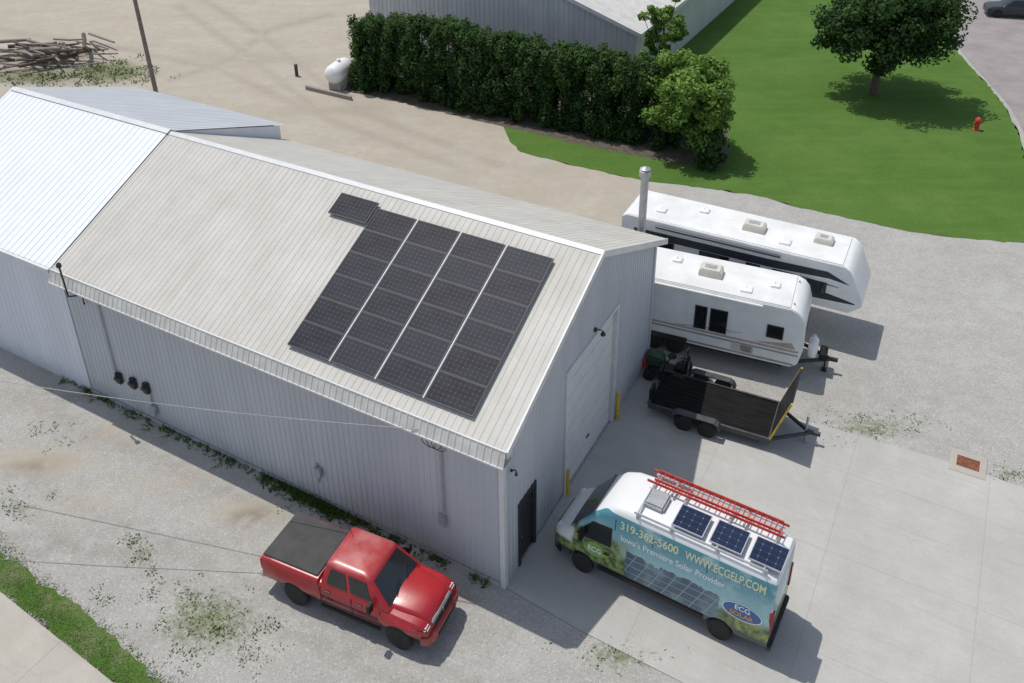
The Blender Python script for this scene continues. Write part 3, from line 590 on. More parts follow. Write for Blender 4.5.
# ------------------------------------------------------------ van
vf=at(582,571); vr=at(718,638); hd=vf-vr; wv=hd.length; ang=math.atan2(hd.y,hd.x); left=V((-hd.y,hd.x,0)).normalized(); kv=wv/4.3
van=thing('cargo_van','white high roof cargo van with blue printed wrap and roof rack','van',vr-left*.93*kv,ang); van.scale=(kv,kv*1.02,kv*1.14)
WB=4.3
def vhw(z): return 1.0-.13*(z-.95)/1.6 if z>.95 else 1.0
def vhalf(zt,tp=1.0,zb=.36):
    z3=max(.95,zt-.25); p=[(0,zb),(.88,zb),(.97,zb+.12),(1.0,.72),(1.0,min(.95,zt-.3))]
    for k_ in (.25,.5,.75,1): z=.95+(z3-.95)*k_; p.append((vhw(z),z+.0005*k_))
    h=vhw(z3); p+=[(h-.035,zt-.11),(h-.10,zt-.035),(h-.2,zt),(h*.4,zt+.02),(0,zt+.025)]
    return [(y*tp,z) for y,z in p]
top=[(-1.32,2.60,.97),(-1.26,2.70,.99),(-1.0,2.74,1),(0,2.76,1),(1.5,2.76,1),(WB-1.4,2.76,1),(WB-1.0,2.72,1),(WB-.6,2.55,1),(WB-.25,2.24,.995),(WB+.1,1.84,.99),(WB+.45,1.42,.98),(WB+.7,1.30,.95),(WB+.92,1.15,.89),(WB+1.02,1.0,.80)]
k=MB(); k.loft([ring(x,vhalf(z,tp)) for x,z,tp in top]); vb=k.build('body',m_wrap,van,smooth=30)
cut(vb,[arch(0,-1.2,-.62,.43,.36),arch(0,.62,1.2,.43,.36),arch(WB,-1.2,-.62,.45,.36),arch(WB,.62,1.2,.45,.36)],m_black)
k=MB(); xs=[WB-.28,WB+.1,WB+.44]; zt=[2.28,1.84,1.44]; tp=[.995,.99,.98]; cols=[-.86,-.55,-.25,0,.25,.55,.86]; vs=[]
for x,z,t_ in zip(xs,zt,tp):
    hw=(vhw(z-.25)-.10)*t_
    for c_ in cols: a=c_/.86; vs.append((x+.022,a*hw,z+.03-.055*abs(a)**3))
k.add(vs,[(i*7+j,i*7+j+1,(i+1)*7+j+1,(i+1)*7+j) for i in range(2) for j in range(6)]); k.build('windshield',m_glass,van,smooth=60)
def side(x,z,s,off=.01): return (x,s*(vhw(z)+off),z)
for s in (-1,1):
    k=MB(); k.add([side(x,z,s,.008) for x,z in ((WB-.92,1.42),(WB+.22,1.40),(WB+.10,1.58),(WB-.30,2.02),(WB-.92,2.06))],[(0,1,2,3,4)]); k.build('side_window',m_glass,van)
    for x in (WB-1.0,WB-2.15,.55):
        k=MB(); k.add([side(x-.01,.6,s,.006),side(x+.01,.6,s,.006),side(x+.01,2.4,s,.006),side(x-.01,2.4,s,.006)],[(0,1,2,3)]); k.build('door_seam',m_black,van)
    k=MB(); k.box(WB-.1,WB+.02,s*1.02,s*1.25,1.45,1.80); k.tube([(WB-.02,s*.93,1.5),(WB-.02,s*1.1,1.5)],.035,6); k.build('side_mirror',m_black,van,bevel=.03)
    k=MB(); k.box(.48,WB-.55,s*.99,s*1.015,.50,.64); k.build('side_moulding',m_black,van)
    k=MB(); k.box(WB+.72,WB+.93,s*.60,s*.86,.98,1.22); k.build('headlight',m_lamp,van,bevel=.04)
    k=MB(); k.box(-1.36,-1.26,s*.80,s*.95,1.0,1.7); k.build('tail_light',m_tail,van)
    k=MB(); k.box(WB-.9,WB-.72,s*1.0,s*1.03,1.15,1.19); k.build('door_handle',m_black,van)
    for x in (0,WB): wheel(van,x,s*.85,.35,.24,m_steel,s)
k=MB(); k.box(WB+.93,WB+1.05,-.52,.52,.80,1.02); k.build('grille',m_black,van,bevel=.02)
k=MB(); k.loft([ring(WB+.75,[(0,.34),(.93,.34),(.95,.62),(0,.64)]),ring(WB+1.0,[(0,.34),(.80,.34),(.82,.62),(0,.64)]),ring(WB+1.08,[(0,.38),(.6,.38),(.62,.58),(0,.6)])]); k.build('front_bumper',m_black,van,smooth=40)
k=MB(); k.box(-1.42,-1.28,-.92,.92,.36,.56); k.build('rear_bumper',m_dark,van,bevel=.03)
k=MB(); k.box(-.9,WB+.6,-.6,.6,.26,.4); k.build('chassis',m_black,van)
tl=math.atan2(.13,1.6)
def smtx(x,z,s):
    P=V(side(x,z,s,.004)); X=V((-s,0,0)); Yd=V((0,-s*math.sin(tl),math.cos(tl))); Z=X.cross(Yd); R=Matrix((X,Yd,Z)).transposed().to_4x4(); R.translation=P; return R
for s in (1,-1):
    X=lambda a,w: a if s>0 else a-w
    text('lettering','319-362-5600',.26,1.75,smtx(X(WB-1.15,1.75),2.17,s),m_text,van,.016)
    text('lettering','WWW.ECGELP.COM',.26,2.25,smtx(X(WB-3.1,2.25),2.17,s),m_text,van,.016)
    text('lettering',"Iowa's Premiere Solar Provider",.20,3.1,smtx(X(WB-1.2,3.1),1.81,s),m_textw,van,.010)
    def oval(x,z,rx,rz_,m,off,name='logo'):
        k=MB(); k.add([side(x+rx*math.cos(2*PI*i/28),z+rz_*math.sin(2*PI*i/28),s,off) for i in range(28)],[tuple(range(28))]); return k.build(name,m,van)
    oval(-.55,1.33,.56,.25,m_textw,.010); oval(-.55,1.33,.53,.225,m_logob,.013)
    text('lettering','ECG',.15,.42,smtx(X(-.34,.42),1.37,s)@Matrix.Translation((0,0,.012)),m_textw,van,.02); text('lettering','SOLAR',.14,.66,smtx(X(-.22,.66),1.18,s)@Matrix.Translation((0,0,.012)),m_logoo,van,.02)
    oval(WB-.42,1.12,.36,.22,m_logog,.010); text('lettering','ECG',.17,.42,smtx(X(WB-.21,.42),1.04,s)@Matrix.Translation((0,0,.01)),m_textw,van,.02)
k=MB()
for x in (-.9,.4,1.7,2.7): k.obox((x,-.84,2.86),(x,.84,2.86),V((.05,0,0)),V((0,0,.04)))
for s in (-1,1):
    k.obox((-1.0,s*.80,2.84),(2.8,s*.80,2.84),V((0,.04,0)),V((0,0,.05)))
    for x in (-.9,.4,1.7,2.7): k.box(x-.03,x+.03,s*.80-.03,s*.80+.03,2.66,2.84)
k.build('roof_rack',m_alu,van)
k=MB(); k.box(WB-2.2,WB-1.6,-.22,.42,2.76,2.93); k.build('roof_vent',m_steel,van,bevel=.05)
vm=Matrix.Translation(van.location)@Matrix.Rotation(ang,4,'Z')@Matrix.Diagonal((kv,kv*1.02,kv*1.14,1))
vp0=make_panel(.90,.84,'','solar panels on the van roof',m_alu,m_cell2)
for i,(x,lab) in enumerate(((1.28,'front one of the three small solar panels on van roof'),(.2,'middle one of the three small solar panels on van roof'),(-.88,'rearmost of the three small solar panels on van roof'))):
    o=vp0 if i==0 else copytree(vp0); o['label']=lab; o.matrix_world=Matrix.Translation(vm@V((x,.33,2.885)))@Matrix.Rotation(ang,4,'Z')
t=thing('extension_ladder','red extension ladder lying along the van roof rack','ladder',vm@V((0,0,0)),ang); t.scale=van.scale
for w,z,x0,x1 in ((.22,3.0,-1.1,2.9),(.18,3.08,-.95,2.7)):
    for s in (-1,1): k=MB(); k.box(x0,x1,-.52+s*w-.015,-.52+s*w+.015,z-.035,z+.035); k.build('rail',m_redl,t)
    x=x0+.15
    while x<x1: k=MB(); k.tube([(x,-.52-w,z),(x,-.52+w,z)],.016,6); k.build('rung',m_redl,t); x+=.3
for x in (.0,2.1): k=MB(); k.obox((x,-.82,2.93),(x,-.2,2.93),V((.05,0,0)),V((0,0,.08))); k.build('bracket',m_steel,t)
# ------------------------------------------------------------ travel trailer
def rv_side(name,poly,y,s,m,parent,off=.008):
    k=MB(); k.prism(poly,s*(y+.001),s*(y+off),lambda p,a:(p[0],a,p[1])); return k.build(name,m,parent)
HZ=1.10
p1=at(650,337,.55); p2=at(797,372,.55); hd=p2-p1; hd.z=0; ang=math.atan2(hd.y,hd.x); left=V((-hd.y,hd.x,0)).normalized(); LT=hd.length
tt=thing('travel_trailer','white travel trailer with tan and grey stripes, nearer of two campers','camper',(p1.x+left.x*1.22,p1.y+left.y*1.22,0),ang); tt.scale=(1,1,HZ)
x0=-3.2
prof=[(x0,.62),(LT-.30,.62),(LT-.05,.80),(LT+.08,1.45),(LT+.05,2.3),(LT-.10,2.75),(LT-.30,2.95),(LT-.55,3.05),(x0+.2,3.08),(x0,2.95)]
k=MB(); k.prism(prof,-1.22,1.22,lambda p,a:(p[0],a,p[1])); k.build('body',m_white,tt,bevel=.035)
k=MB(); k.prism([(x0+.1,3.075),(LT-.6,3.045),(LT-.6,3.085),(x0+.3,3.105)],-1.15,1.15,lambda p,a:(p[0],a,p[1])); k.build('roof_membrane',m_rvroof,tt)
for s in (-1,1):
    for i,(poly,mm) in enumerate((([(x0+.1,1.13),(LT-.1,1.13),(LT-.05,1.20),(x0+.1,1.20)],m_stripe4),([(x0+.1,1.26),(LT-.1,1.28),(LT-.05,1.37),(x0+.1,1.33)],m_stripe3),([(.9,1.37),(1.3,1.37),(3.2,1.62),(3.0,1.62)],m_stripe3),([(1.6,1.37),(1.8,1.37),(3.6,1.62),(3.5,1.62)],m_stripe4),([(x0+.1,.72),(LT-.2,.72),(LT-.2,.79),(x0+.1,.79)],m_stripe4),([(LT-1.7,1.42),(LT-.2,1.42),(LT-.35,1.66),(LT-.7,1.58)],m_stripe3))):
        rv_side('stripe',poly,1.22,s,mm,tt,.006+.0012*i)
    for (a,b,c,d) in ((1.75,2.15,1.45,2.35),(2.35,2.95,1.45,2.35),(LT-1.3,LT-.75,1.75,2.2),(-1.6,-.6,1.7,2.3)):
        w=rv_side('window',[(a,c),(b,c),(b,d),(a,d)],1.22,s,m_glass,tt,.02); k=MB()
        for (e0,e1,f0,f1) in ((a-.04,b+.04,c-.04,c),(a-.04,b+.04,d,d+.04),(a-.04,a,c,d),(b,b+.04,c,d)): k.box(e0,e1,min(s*1.221,s*1.25),max(s*1.221,s*1.25),f0,f1)
        k.build('window_frame',m_dark,w)
    rv_side('hatch',[(LT-2.6,.84),(LT-1.8,.84),(LT-1.8,1.10),(LT-2.6,1.10)],1.22,s,m_cream,tt,.016)
    rv_side('hatch',[(3.6,.84),(4.1,.84),(4.1,1.10),(3.6,1.10)],1.22,s,m_cream,tt,.016)
    for x in (.15,1.02): wheel(tt,x,s*1.08,.36,.24,m_white,s)
    k=MB(); k.box(-.35,1.5,min(s*1.2,s*1.24),max(s*1.2,s*1.24),.62,.84); k.build('fender',m_dark,tt)
    k=MB(); k.tube([(-1.5,s*1.27,2.98),(LT-1.6,s*1.27,2.95)],.05,8); k.build('awning_roll',m_white if s<0 else m_stripe4,tt)
k=MB(); k.box(x0+.2,LT-.6,-1.0,1.0,.42,.62); k.build('chassis',m_dark,tt)
def ac(parent,x,y,z,l=.95,w=.65,h=.30,nm='air_conditioner'):
    k=MB(); k.loft([rr(x-l/2,x+l/2,w/2,z,.06),rr(x-l/2+.02,x+l/2-.03,w/2-.02,z+h*.7,.05),rr(x-l/2+.10,x+l/2-.12,w/2-.07,z+h,.04)]); k.v=[V((a.x,a.y+y,a.z)) for a in k.v]; o=k.build(nm,m_cream if nm!='roof_vent' else m_white,parent,smooth=35)
    k=MB(); k.box(x-l/2+.22,x+l/2-.26,y-w/5,y+w/5,z+h,z+h+.012); k.build('vent_grille',m_steel if nm!='roof_vent' else m_cream,o)
ac(tt,2.0,0,3.09); ac(tt,.55,.45,3.09,.42,.42,.12,'roof_vent'); ac(tt,4.5,.1,3.08,.42,.42,.12,'roof_vent'); ac(tt,-.5,-.4,3.09,.6,.6,.12,'roof_vent'); ac(tt,3.5,-.6,3.09,.5,.5,.10,'roof_vent')
k=MB()
for s in (-1,1): k.obox((LT-.3,s*.75,.55),(LT+1.15,0,.55),V((0,.08,0)),V((0,0,.12)))
k.box(LT+1.0,LT+1.4,-.06,.06,.5,.62); k.build('hitch',m_dark,tt)
k=MB(); k.tube([(LT+.95,0,.05),(LT+.95,0,1.05)],.04,8); k.box(LT+.85,LT+1.05,-.12,.12,.02,.06); k.build('jack',m_dark,tt)
for y in (-.2,.2):
    k=MB(); k.lathe((LT+.42,y,.62),[(.12,0),(.19,.06),(.19,.48),(.12,.58),(.06,.6),(.06,.68)],16,'z'); k.build('propane_tank',m_white,tt,smooth=40)
k=MB(); k.box(LT+.68,LT+.98,-.35,.35,.62,.86); k.build('battery_box',m_black,tt,bevel=.03)
for s in (-1,1):
    k=MB(); k.lathe((LT-.5,s*.8,3.03),[(.04,0),(.04,.04)],8,'z'); k.build('marker_light',m_orange,tt)
k=MB(); k.add([(LT+.095,-.8,1.5),(LT+.095,.8,1.5),(LT+.075,.8,2.15),(LT+.075,-.8,2.15)],[(0,1,2,3)]); k.build('front_window',m_glass,tt)
# ------------------------------------------------------------ fifth wheel
zr=3.85
p1=at(622,213,zr); p2=at(848,267,zr); hd=p2-p1; hd.z=0; ang=math.atan2(hd.y,hd.x); left=V((-hd.y,hd.x,0)).normalized(); LF=hd.length
fwh=thing('fifth_wheel_camper','long white camper with black and blue swooshes, farther of two','camper',(p1.x+left.x*1.25,p1.y+left.y*1.25,0),ang)
xn=LF-2.2
prof=[(0,.75),(xn,.75),(xn+.1,.95),(xn+.2,1.7),(LF+.3,1.72),(LF+.78,2.15),(LF+.74,2.4),(LF+.30,3.35),(LF+.12,3.66),(LF-.10,3.80),(.2,zr),(0,3.7)]
k=MB(); k.prism(prof,-1.25,1.25,lambda p,a:(p[0],a,p[1])); k.build('body',m_white,fwh,bevel=.022)
k=MB(); k.prism([(.25,zr-.01),(LF-.2,zr-.05),(LF-.2,zr-.01),(.25,zr+.02)],-1.17,1.17,lambda p,a:(p[0],a,p[1])); k.build('roof_membrane',m_rvroof,fwh)
def sw(a,b,z0,z1,t,n=10,bow=.25):
    up_=[];dn=[]
    for i in range(n+1):
        u=i/n; x=a+(b-a)*u; z=z0+(z1-z0)*u+math.sin(u*PI)*bow; w=t*math.sin(min(1,u*1.3+.08)*PI*.5)*(1-u**3*.9); up_.append((x,z+w/2)); dn.append((x,z-w/2))
    return up_+dn[::-1]
for s in (-1,1):
    for i,(poly,mm) in enumerate(((sw(LF-4.6,LF+.5,1.75,2.2,.55),m_stripe1),(sw(LF-5.2,LF-.2,2.3,2.8,.22),m_stripe2),(sw(1,LF-3.4,1.45,1.7,.28),m_stripe1),(sw(.5,LF-4.4,2.0,2.1,.18),m_stripe2),([(.6,2.95),(LF-3.0,2.98),(LF-.6,3.12),(LF+.2,3.02),(LF-.7,3.42),(LF-3.2,3.34),(.6,3.30)],m_stripe1),([(.1,.8),(xn-.05,.8),(xn+.05,1.1),(.1,1.1)],m_stripe4))):
        rv_side('stripe',poly,1.25,s,mm,fwh,.005+.0015*i)
    for (a,b,c,d) in ((1.2,2.4,2.2,2.9),(3.6,4.8,2.2,2.9),(5.6,6.1,1.3,2.9),(6.7,7.5,2.3,2.9),(LF-1.4,LF-.7,2.35,2.85)):
        if b<LF:
            w=rv_side('window',[(a,c),(b,c),(b,d),(a,d)],1.25,s,m_glass,fwh,.025); k=MB()
            for (e0,e1,f0,f1) in ((a-.04,b+.04,c-.04,c),(a-.04,b+.04,d,d+.04),(a-.04,a,c,d),(b,b+.04,c,d)): k.box(e0,e1,min(s*1.251,s*1.28),max(s*1.251,s*1.28),f0,f1)
            k.build('window_frame',m_dark,w)
    for x in (3.1,4.05): wheel(fwh,x,s*1.1,.38,.25,m_white,s)
    k=MB(); k.tube([(1.6,s*1.31,3.6),(LF-2.6,s*1.31,3.6)],.06,8); k.build('awning_roll',m_stripe1,fwh)
    k=MB(); k.tube([(xn-.3,s*.9,.0),(xn-.3,s*.9,.8)],.06,8); k.box(xn-.45,xn-.15,s*.9-.15,s*.9+.15,0,.03); k.build('landing_leg',m_dark,fwh)
k=MB(); k.box(.3,xn-.2,-1.05,1.05,.5,.75); k.build('chassis',m_dark,fwh)
k=MB(); k.box(LF-.9,LF-.6,-.12,.12,1.3,1.8); k.build('hitch_pin',m_dark,fwh)
ac(fwh,LF-4.0,0,zr+.01); ac(fwh,LF-1.2,.3,zr-.03,.8,.6,.26); ac(fwh,LF-6.3,.5,zr,.45,.45,.14,'roof_vent'); ac(fwh,LF-2.6,-.5,zr-.02,.5,.5,.14,'roof_vent'); ac(fwh,1.5,-.3,zr,.45,.45,.14,'roof_vent')
# ------------------------------------------------------------ equipment trailer
ta=at(650,404,.5); tb=at(768,439,.5); hd=tb-ta; hd.z=0; ang=math.atan2(hd.y,hd.x); left=V((-hd.y,hd.x,0)).normalized(); LU=hd.length
ut=thing('equipment_trailer','low black flatbed equipment trailer with upright ramp panel','trailer',(ta.x+left.x*1.0,ta.y+left.y*1.0,0),ang)
k=MB(); k.box(0,LU,-1.0,1.0,.44,.50); k.build('deck',m_deck,ut)
k=MB()
for s in (-1,1): k.box(-.05,LU+.05,s*1.03-.04,s*1.03+.04,.36,.56); k.obox((LU,s*.95,.44),(LU+1.3,0,.44),V((0,.1,0)),V((0,0,.12)))
for x in (-.04,LU+.04): k.box(x-.04,x+.04,-.99,.99,.36,.56)
k.box(LU+1.2,LU+1.65,-.06,.06,.42,.54)
m_frame=mat('grey worn frame paint',(.055,.057,.06),.6,0,.3,4)
k.build('frame',m_frame,ut)
k=MB()
for i in range(1,9): k.box(0,LU,-1.0+i*.222-.006,-1.0+i*.222+.006,.50,.504)
k.build('deck_gaps',m_black,ut)
for s in (-1,1):
    for x in (1.35,2.2): wheel(ut,x,s*1.22,.34,.22,m_alu,s)
    k=MB(); k.prism([(.85,.5),(.95,.70),(1.1,.78),(2.45,.78),(2.6,.70),(2.7,.5),(2.62,.5),(2.55,.65),(2.4,.73),(1.15,.73),(1.0,.65),(.93,.5)],s*1.08,s*1.36,lambda p,a:(p[0],a,p[1])); k.build('fender',m_frame,ut)
    k=MB(); k.obox((LU+.05,s*1.03,.5),(LU+.60,s*1.03,2.35),V((.06,0,0)),V((0,.06,0))); k.build('edge_strip',m_yellow,ut)
    k=MB(); k.box(-.12,-.06,s*.85-.08,s*.85+.08,.42,.52); k.build('tail_light',m_tail,ut)
k=MB(); k.obox((LU+.05,0,.52),(LU+.60,0,2.33),V((.05,0,.0)),V((0,1.98,0))); k.build('ramp_panel',m_panel,ut)
k=MB(); k.tube([(LU+1.15,0,.05),(LU+1.15,0,1.15)],.045,8); k.tube([(LU+1.15,0,1.1),(LU+1.15,.25,1.1)],.02,6); k.box(LU+1.02,LU+1.28,-.13,.13,.02,.06); k.build('jack',m_steel,ut)
for s in (-1,1):
    k=MB(); k.box(-.1,.0,s*.6-.25,s*.6+.25,.58,1.0); k.build('loading_ramp',m_black,ut)
q=at(668,376); im=thing('lawn_mower','dark riding mower with red parts behind the flatbed trailer','mower',q,ang)
k=MB(); k.box(-.75,.75,-.5,.5,.3,.5); k.build('deck',m_dark,im,bevel=.05); k=MB(); k.box(-.9,-.2,-.32,.32,.5,.95); k.build('engine_hood',m_greend,im,bevel=.08)
k=MB(); k.box(.25,.75,-.25,.25,.55,.68); k.box(.68,.78,-.25,.25,.68,1.1); k.build('seat',m_black,im,bevel=.04)
k=MB(); k.box(-1.0,-.85,-.35,.35,.35,.75); k.build('bumper',m_redl,im,bevel=.03)
k=MB(); k.tube([(.62,-.4,.5),(.62,-.4,1.3),(.62,.4,1.3),(.62,.4,.5)],.03,8); k.build('roll_bar',m_dark,im); k=MB(); k.tube([(-.1,0,.6),(.1,0,1.0)],.025,6); k.lathe((.1,0,1.0),[(.18,0),(.18,.03)],14,'z'); k.build('steering_wheel',m_black,im)
for x,r_ in ((-.65,.22),(.5,.32)):
    for s in (-1,1): wheel(im,x,s*.5,r_,.2,m_dark,s)
# ------------------------------------------------------------ bollards
for (u,v_,lab,hh_) in ((567,494,'yellow bollard at the near side of the overhead door',1.05),(617,419,'yellow bollard at the far side of the overhead door',1.25)):
    p=at(u,v_); t=thing('bollard',lab,'bollard',p); k=MB(); k.lathe((0,0,0),[(.07,0),(.07,hh_),(.06,hh_+.05),(.03,hh_+.07)],14,'z'); k.build('post',m_yellow,t,smooth=40); k=MB(); k.lathe((0,0,0),[(.15,.01),(.15,.04)],12,'z'); k.build('footing',m_conc2,t)
# ------------------------------------------------------------ storm drain
c0=at(968,464); t=thing('storm_drain','rusty grate in a square concrete collar beside the pad','drain',(c0.x,c0.y,0),-PHI)
k=MB()
for (a,b,c,d) in ((-.58,.58,-.56,-.28),(-.58,.58,.28,.56),(-.58,-.36,-.28,.28),(.36,.58,-.28,.28)): k.box(a,b,c,d,0,.035)
k.build('concrete_collar',m_conc2,t); k=MB(); k.box(-.36,.36,-.28,.28,.0,.012); k.build('pit',m_rust,t)
k=MB()
for i in range(9): x=-.32+i*.08; k.box(x-.018,x+.018,-.28,.28,.012,.032)
k.build('grate',m_rust,t)
# ------------------------------------------------------------ utility pole, tank, post, ties
p=at(161,114); t=thing('utility_pole','weathered wooden utility pole rising behind the white section','pole',p); k=MB(); k.tube([(0,0,0),(-.35,.1,11.5)],[.15,.11],10); k.build('post',mat('grey pole wood',(.20,.17,.15),.9,0,.2,5),t,smooth=50); k=MB(); k.obox((-.33,-1.1,11),(-.33,1.3,11),V((.1,0,0)),V((0,0,.12))); k.build('crossarm',m_wood,t)
p=at(341,86); t=thing('propane_tank','white propane tank standing left of the hedge','tank',p,1.25); k=MB(); k.lathe((0,0,1.15),[(.05,-1.25),(.40,-1.18),(.62,-1.0),(.7,-.75),(.7,.75),(.62,1.0),(.40,1.18),(.05,1.25)],20,'x'); k.build('tank_shell',m_white,t,smooth=50)
for x in (-.8,.8): k=MB(); k.box(x-.08,x+.08,-.45,.45,0,.62); k.build('cradle',m_conc2,t)
k=MB(); k.lathe((0,0,1.8),[(.14,0),(.14,.18),(.05,.24)],12,'z'); k.build('valve_dome',m_white,t)
p=at(297,76); t=tag(MB().box(-.1,.1,-.1,.1,0,.9).build('wooden_post',m_bark),'short brown post in the dirt left of the white tank','post'); t.location=p
a=at(306,89); b_=at(352,100); k=MB(); k.obox((a.x,a.y,.14),(b_.x,b_.y,.14),V((0,.28,0)),V((0,0,.26))); tag(k.build('railway_tie',m_wood),'long timber tie lying in front of the white tank','timber')
c0=at(42,60)
for i in range(60):
    a=random.gauss(math.radians(-14),.45); L_=random.uniform(1.4,4.2); z=.15+random.random()**1.4*1.2; p=c0+V((random.gauss(0,2.0)*(1.3-z*.5),random.gauss(0,1.7)*(1.2-z*.5),z)); d=V((math.cos(a),math.sin(a),random.gauss(0,.08)))*L_/2
    r_=random.uniform(.05,.17); k=MB(); k.tube([p-d,p+V((0,random.gauss(0,.1),random.gauss(0,.06))),p+d],[r_,r_*.95,r_*.75],8); tag(k.build('log',m_wood if i%4 else m_bark,smooth=50),'cut log in the loose pile at the upper left of the yard','log','logs heaped in the yard')
def cable(name,label,pts,r=.02,sag=.3,m_=m_dark):
    P=[]
    for a,b in zip(pts,pts[1:]):
        for i in range(12): u=i/12; q=a.lerp(b,u); q=q-V((0,0,sag*4*u*(1-u))); P.append(q)
    P.append(pts[-1]); tag(MB().tube(P,r,6).build(name,m_,smooth=60),label,'cable')
x,z=onfront(430,430,-.35); att=A-Lv*x*1.0+Wv*-.35+V((0,0,z))
far=at(-40,374,4.6)
cable('overhead_cable','thin service cable running along the grey front wall',[far,att],.013,.25,m_cable)
for i in range(3):
    k=MB(); k.tube([att+Lv*(.16*i-.25+.24*math.sin(a)) -Wv*.0+V((0,0,-.26-.22*(1-math.cos(a))*.9)) for a in [2*PI*j/16 for j in range(17)]],.012,5,cap=False); tag(k.build('cable_coil',m_dark,smooth=60),'%s hanging loop of cable under the near eave'%('left','middle','right')[2-i],'cable')
cable('ground_line','thin grey line lying across the gravel left of the truck',[at(-40,557,.02),at(110,566,.02),at(262,573,.02)],.007,0,m_cable)  # slim tube laid on the gravel as a grey line
# ------------------------------------------------------------ far building
c0=at(634,90); fb=thing('metal_building','pale grey metal barn behind the hedge','building',c0,-PHI)
fe=4.3; fwid=22.4; sf_=.34
k=MB(); ap=fe+sf_*fwid/2
k.ribs((0,0,0),(-1,0,0),(0,0,1),(0,-1,0),fwid,lambda u:0,lambda u:fe+sf_*min(u,fwid-u)-.05,.4,.03); k.ribs((0,0,0),(0,1,0),(0,0,1),(1,0,0),26,lambda u:0,lambda u:fe,.4,.03); k.build('wall',mat('pale siding',(.52,.53,.54),.5,0,.08,1,stretch=(1,1,.3)),fb,fixn=False)
s2=math.hypot(1,sf_); k=MB(); k.ribs((.4,-.4,fe-.1),(0,1,0),V((-1,0,sf_))/s2,V((sf_,0,1))/s2,26.8,lambda u:0,lambda u:(fwid/2+.4)*s2,.4,.02); k.ribs((-fwid-.4,-.4,fe-.1),(0,1,0),V((1,0,sf_))/s2,V((-sf_,0,1))/s2,26.8,lambda u:0,lambda u:(fwid/2+.4)*s2,.4,.02)
rf=k.build('roof',mat('pale barn roof',(.60,.58,.54),.5,0,.1,1.5),fb,fixn=False)
k=MB(); k.obox((.4,-.42,fe-.2),(-fwid/2,-.42,ap-.1),V((0,.05,0)),V((0,0,.3))); k.build('rake_trim',m_trim,rf)
k=MB(); k.obox((.42,-.4,fe-.2),(.42,26,fe-.2),V((.06,0,0)),V((0,0,.28))); k.build('eave_trim',m_trim,rf)
# ------------------------------------------------------------ hedge and trees
hA=at(364,92); hB=at(645,147); nh=11
for i in range(nh):
    u=i/(nh-1); p=hA.lerp(hB,u)+Wv*1.3; t=thing('evergreen_shrub','%s evergreen from the left in the tall dark hedge'%['first','second','third','fourth','fifth','sixth','seventh','eighth','ninth','tenth','eleventh'][i],'shrub',p,group='evergreens of the hedge')
    h=random.uniform(4.9,5.5); cl=[]
    for j in range(84):
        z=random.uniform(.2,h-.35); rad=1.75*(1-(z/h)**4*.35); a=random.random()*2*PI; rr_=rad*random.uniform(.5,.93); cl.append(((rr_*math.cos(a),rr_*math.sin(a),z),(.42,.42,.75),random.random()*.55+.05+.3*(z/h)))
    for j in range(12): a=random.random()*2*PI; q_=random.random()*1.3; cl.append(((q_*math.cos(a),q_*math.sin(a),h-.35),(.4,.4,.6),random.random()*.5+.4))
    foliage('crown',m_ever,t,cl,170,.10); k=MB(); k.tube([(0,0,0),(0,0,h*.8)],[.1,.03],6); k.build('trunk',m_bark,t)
def tree(name,label,p,h,R,ch,m,ncl,nl,size,zs=.8,tr=.2,thin=.6):
    t=thing(name,label,'tree',p); cl=[]; limbs=MB(); limbs.tube([(0,0,0),(.05,.02,ch*.5),(0,0,ch+h*.1)],[tr,tr*.8,tr*.4],9)
    for j in range(ncl):
        d=V((random.gauss(0,1),random.gauss(0,1),random.gauss(0,1))).normalized(); q=V((0,0,ch))+V((d.x*R,d.y*R,d.z*R*zs))*random.uniform(thin,.92); rr_=R*random.uniform(.15,.27)
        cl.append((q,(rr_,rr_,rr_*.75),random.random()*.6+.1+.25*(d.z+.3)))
        if j%4==0: limbs.tube([(0,0,ch*.45+random.random()*ch*.3),q*.5+V((0,0,ch*.3)),q],[tr*.35,tr*.2,.02],5)
    foliage('crown',m,t,cl,nl,size); limbs.build('trunk',m_bark,t,smooth=50); return t
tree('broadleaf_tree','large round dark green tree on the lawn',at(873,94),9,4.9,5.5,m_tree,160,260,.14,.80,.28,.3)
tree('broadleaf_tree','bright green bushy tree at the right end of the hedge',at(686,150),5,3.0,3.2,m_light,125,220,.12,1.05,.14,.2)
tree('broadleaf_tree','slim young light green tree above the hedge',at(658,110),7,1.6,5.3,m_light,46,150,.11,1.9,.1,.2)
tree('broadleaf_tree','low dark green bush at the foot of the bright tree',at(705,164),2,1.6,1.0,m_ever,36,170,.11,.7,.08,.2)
# ------------------------------------------------------------ hydrant and car
p=at(976,130); t=thing('fire_hydrant','red fire hydrant on the lawn near the lane','hydrant',p); k=MB(); k.lathe((0,0,0),[(.2,0),(.2,.06),(.14,.08),(.14,.6),(.19,.62),(.19,.68),(.14,.78),(.05,.86)],14,'z'); k.build('barrel',m_redl,t,smooth=40)
k=MB(); k.lathe((0,0,.5),[(.07,-.26),(.07,.26)],10,'x'); k.build('nozzle',m_redl,t)
p=at(1012,16); sc=thing('parked_car','dark car parked on the lane at the upper right corner','car',p,2.9)
def chalf(zt,hw): return [(0,.3),(hw*.9,.3),(hw,.5),(hw,.75),(hw*.95,zt-.06),(hw*.88,zt),(0,zt+.02)]
k=MB(); k.loft([ring(x,chalf(z,w)) for x,z,w in ((-2.2,.9,.8),(-2.1,1.0,.88),(-1.2,1.05,.92),(1.0,1.02,.92),(1.9,.92,.88),(2.2,.8,.8))]); m_car=mat('dark car paint',(.03,.035,.045),.35,.0,.1,2); b_=k.build('body',m_car,sc,smooth=35)
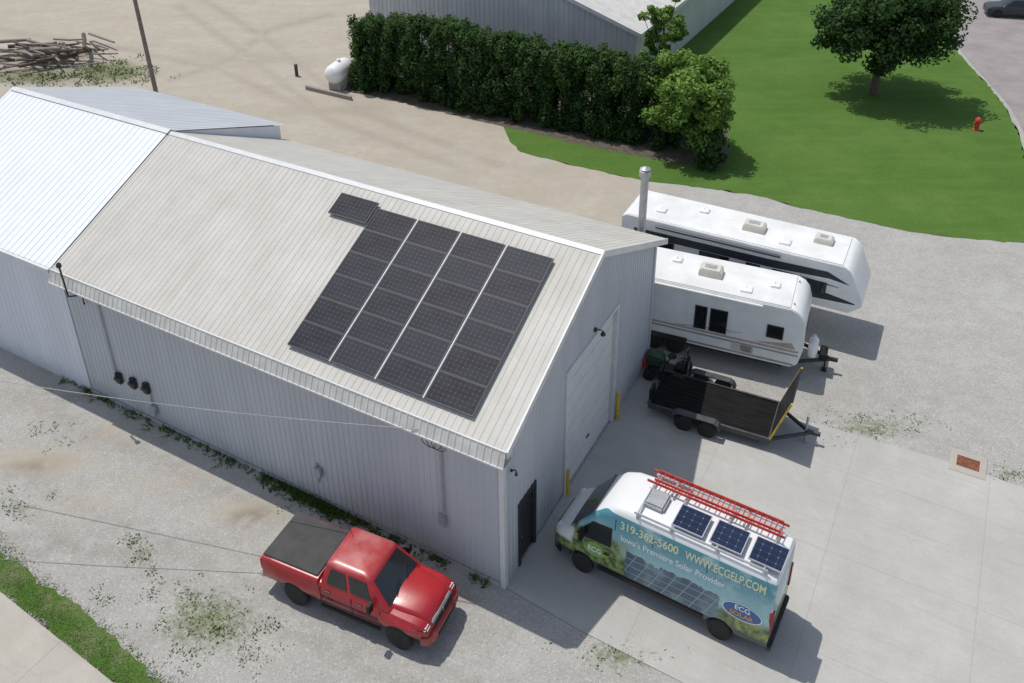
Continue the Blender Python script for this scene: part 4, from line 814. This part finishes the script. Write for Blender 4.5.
cut(b_,[arch(-1.35,-1.1,-.55,.38,.33),arch(-1.35,.55,1.1,.38,.33),arch(1.4,-1.1,-.55,.38,.33),arch(1.4,.55,1.1,.38,.33)],m_black)
k=MB(); k.loft([rr(-2.0,1.1,.85,1.0),rr(-1.7,.35,.65,1.5),rr(-1.6,.2,.58,1.56)]); k.build('cabin',m_glass,sc,smooth=35); k=MB(); k.loft([rr(-1.68,.30,.64,1.52),rr(-1.55,.1,.52,1.60)]); k.build('roof',m_car,sc,smooth=35)
for x in (-1.35,1.4):
    for s in (-1,1): wheel(sc,x,s*.8,.33,.22,m_alu,s)
# ------------------------------------------------------------ weeds and verge grass
def scatter(L,dens):
    pts=[]
    for (u,v_,a,b_,k_) in L:
        c_=at(u,v_); area=max(.5,(at(u+a,v_)-c_).length*(at(u,v_-b_)-c_).length); n=int(dens*area*k_)
        cs_=[(random.gauss(0,.55)*a,random.gauss(0,.55)*b_) for _ in range(14)]
        for i in range(n):
            if random.random()<.6: q=random.choice(cs_); pts.append(at(u+q[0]+random.gauss(0,.1)*a,v_+q[1]+random.gauss(0,.1)*b_))
            else: pts.append(at(u+random.gauss(0,.55)*a,v_+random.gauss(0,.55)*b_))
    return pts
W1=scatter([w for w in WEED if w[1]>300],46)
tag(blades('weeds',m_grass,W1,.045,.024,6,.10),'low green weeds growing through the gravel','weeds',kind='stuff')
W2=scatter([w for w in WEED if w[1]<300],10)
tag(blades('weeds',m_grass,W2,.16,.05,6,.25),'rough green weeds around the log pile','weeds',kind='stuff')
pts=[]
for i in range(4500):
    u=random.random(); e0=at(-20,533).lerp(at(168,690),u); e1=at(-20,576).lerp(at(118,690),u); q=random.gauss(.5,.40)
    if q<1.02: pts.append(e0.lerp(e1,max(-.35,q)))
tag(blades('grass',m_grass,pts,.022,.018,5,.08),'green grass on the lower left verge','grass',kind='stuff')
pts=[]
for i in range(420):
    l=random.choice([random.uniform(5,9.5),random.gauss(7,.8),random.uniform(0.5,20)]); pts.append(A+Lv*l-Wv*abs(random.gauss(.12,.14)))
tag(blades('weeds',m_grass,pts,.17,.03,6,.08),'taller weeds along the foot of the grey wall','weeds',kind='stuff')
# ------------------------------------------------------------ light
sd=V((.32,-.26,-1)).normalized(); sl_=bpy.data.lights.new('sun','SUN'); sl_.energy=3.1; sl_.angle=math.radians(.5); sl_.color=(1,.965,.91); so=bpy.data.objects.new('sun',sl_); C.objects.link(so); so.rotation_euler=sd.to_track_quat('-Z','Y').to_euler(); so.location=(0,0,60)
w=bpy.data.worlds.new('World'); SC.world=w; w.use_nodes=True; t=w.node_tree; bg=t.nodes['Background']; sk=t.nodes.new('ShaderNodeTexSky'); sk.sky_type='NISHITA'; sk.sun_disc=False
sk.sun_elevation=math.asin(-sd.z); sk.sun_rotation=math.atan2(-sd.x,-sd.y)
hs=t.nodes.new('ShaderNodeHueSaturation'); hs.inputs['Saturation'].default_value=.70; t.links.new(sk.outputs[0],hs.inputs['Color']); t.links.new(hs.outputs[0],bg.inputs[0]); bg.inputs[1].default_value=.135
SC.view_settings.view_transform='Standard'; SC.view_settings.look='None'; SC.view_settings.exposure=0
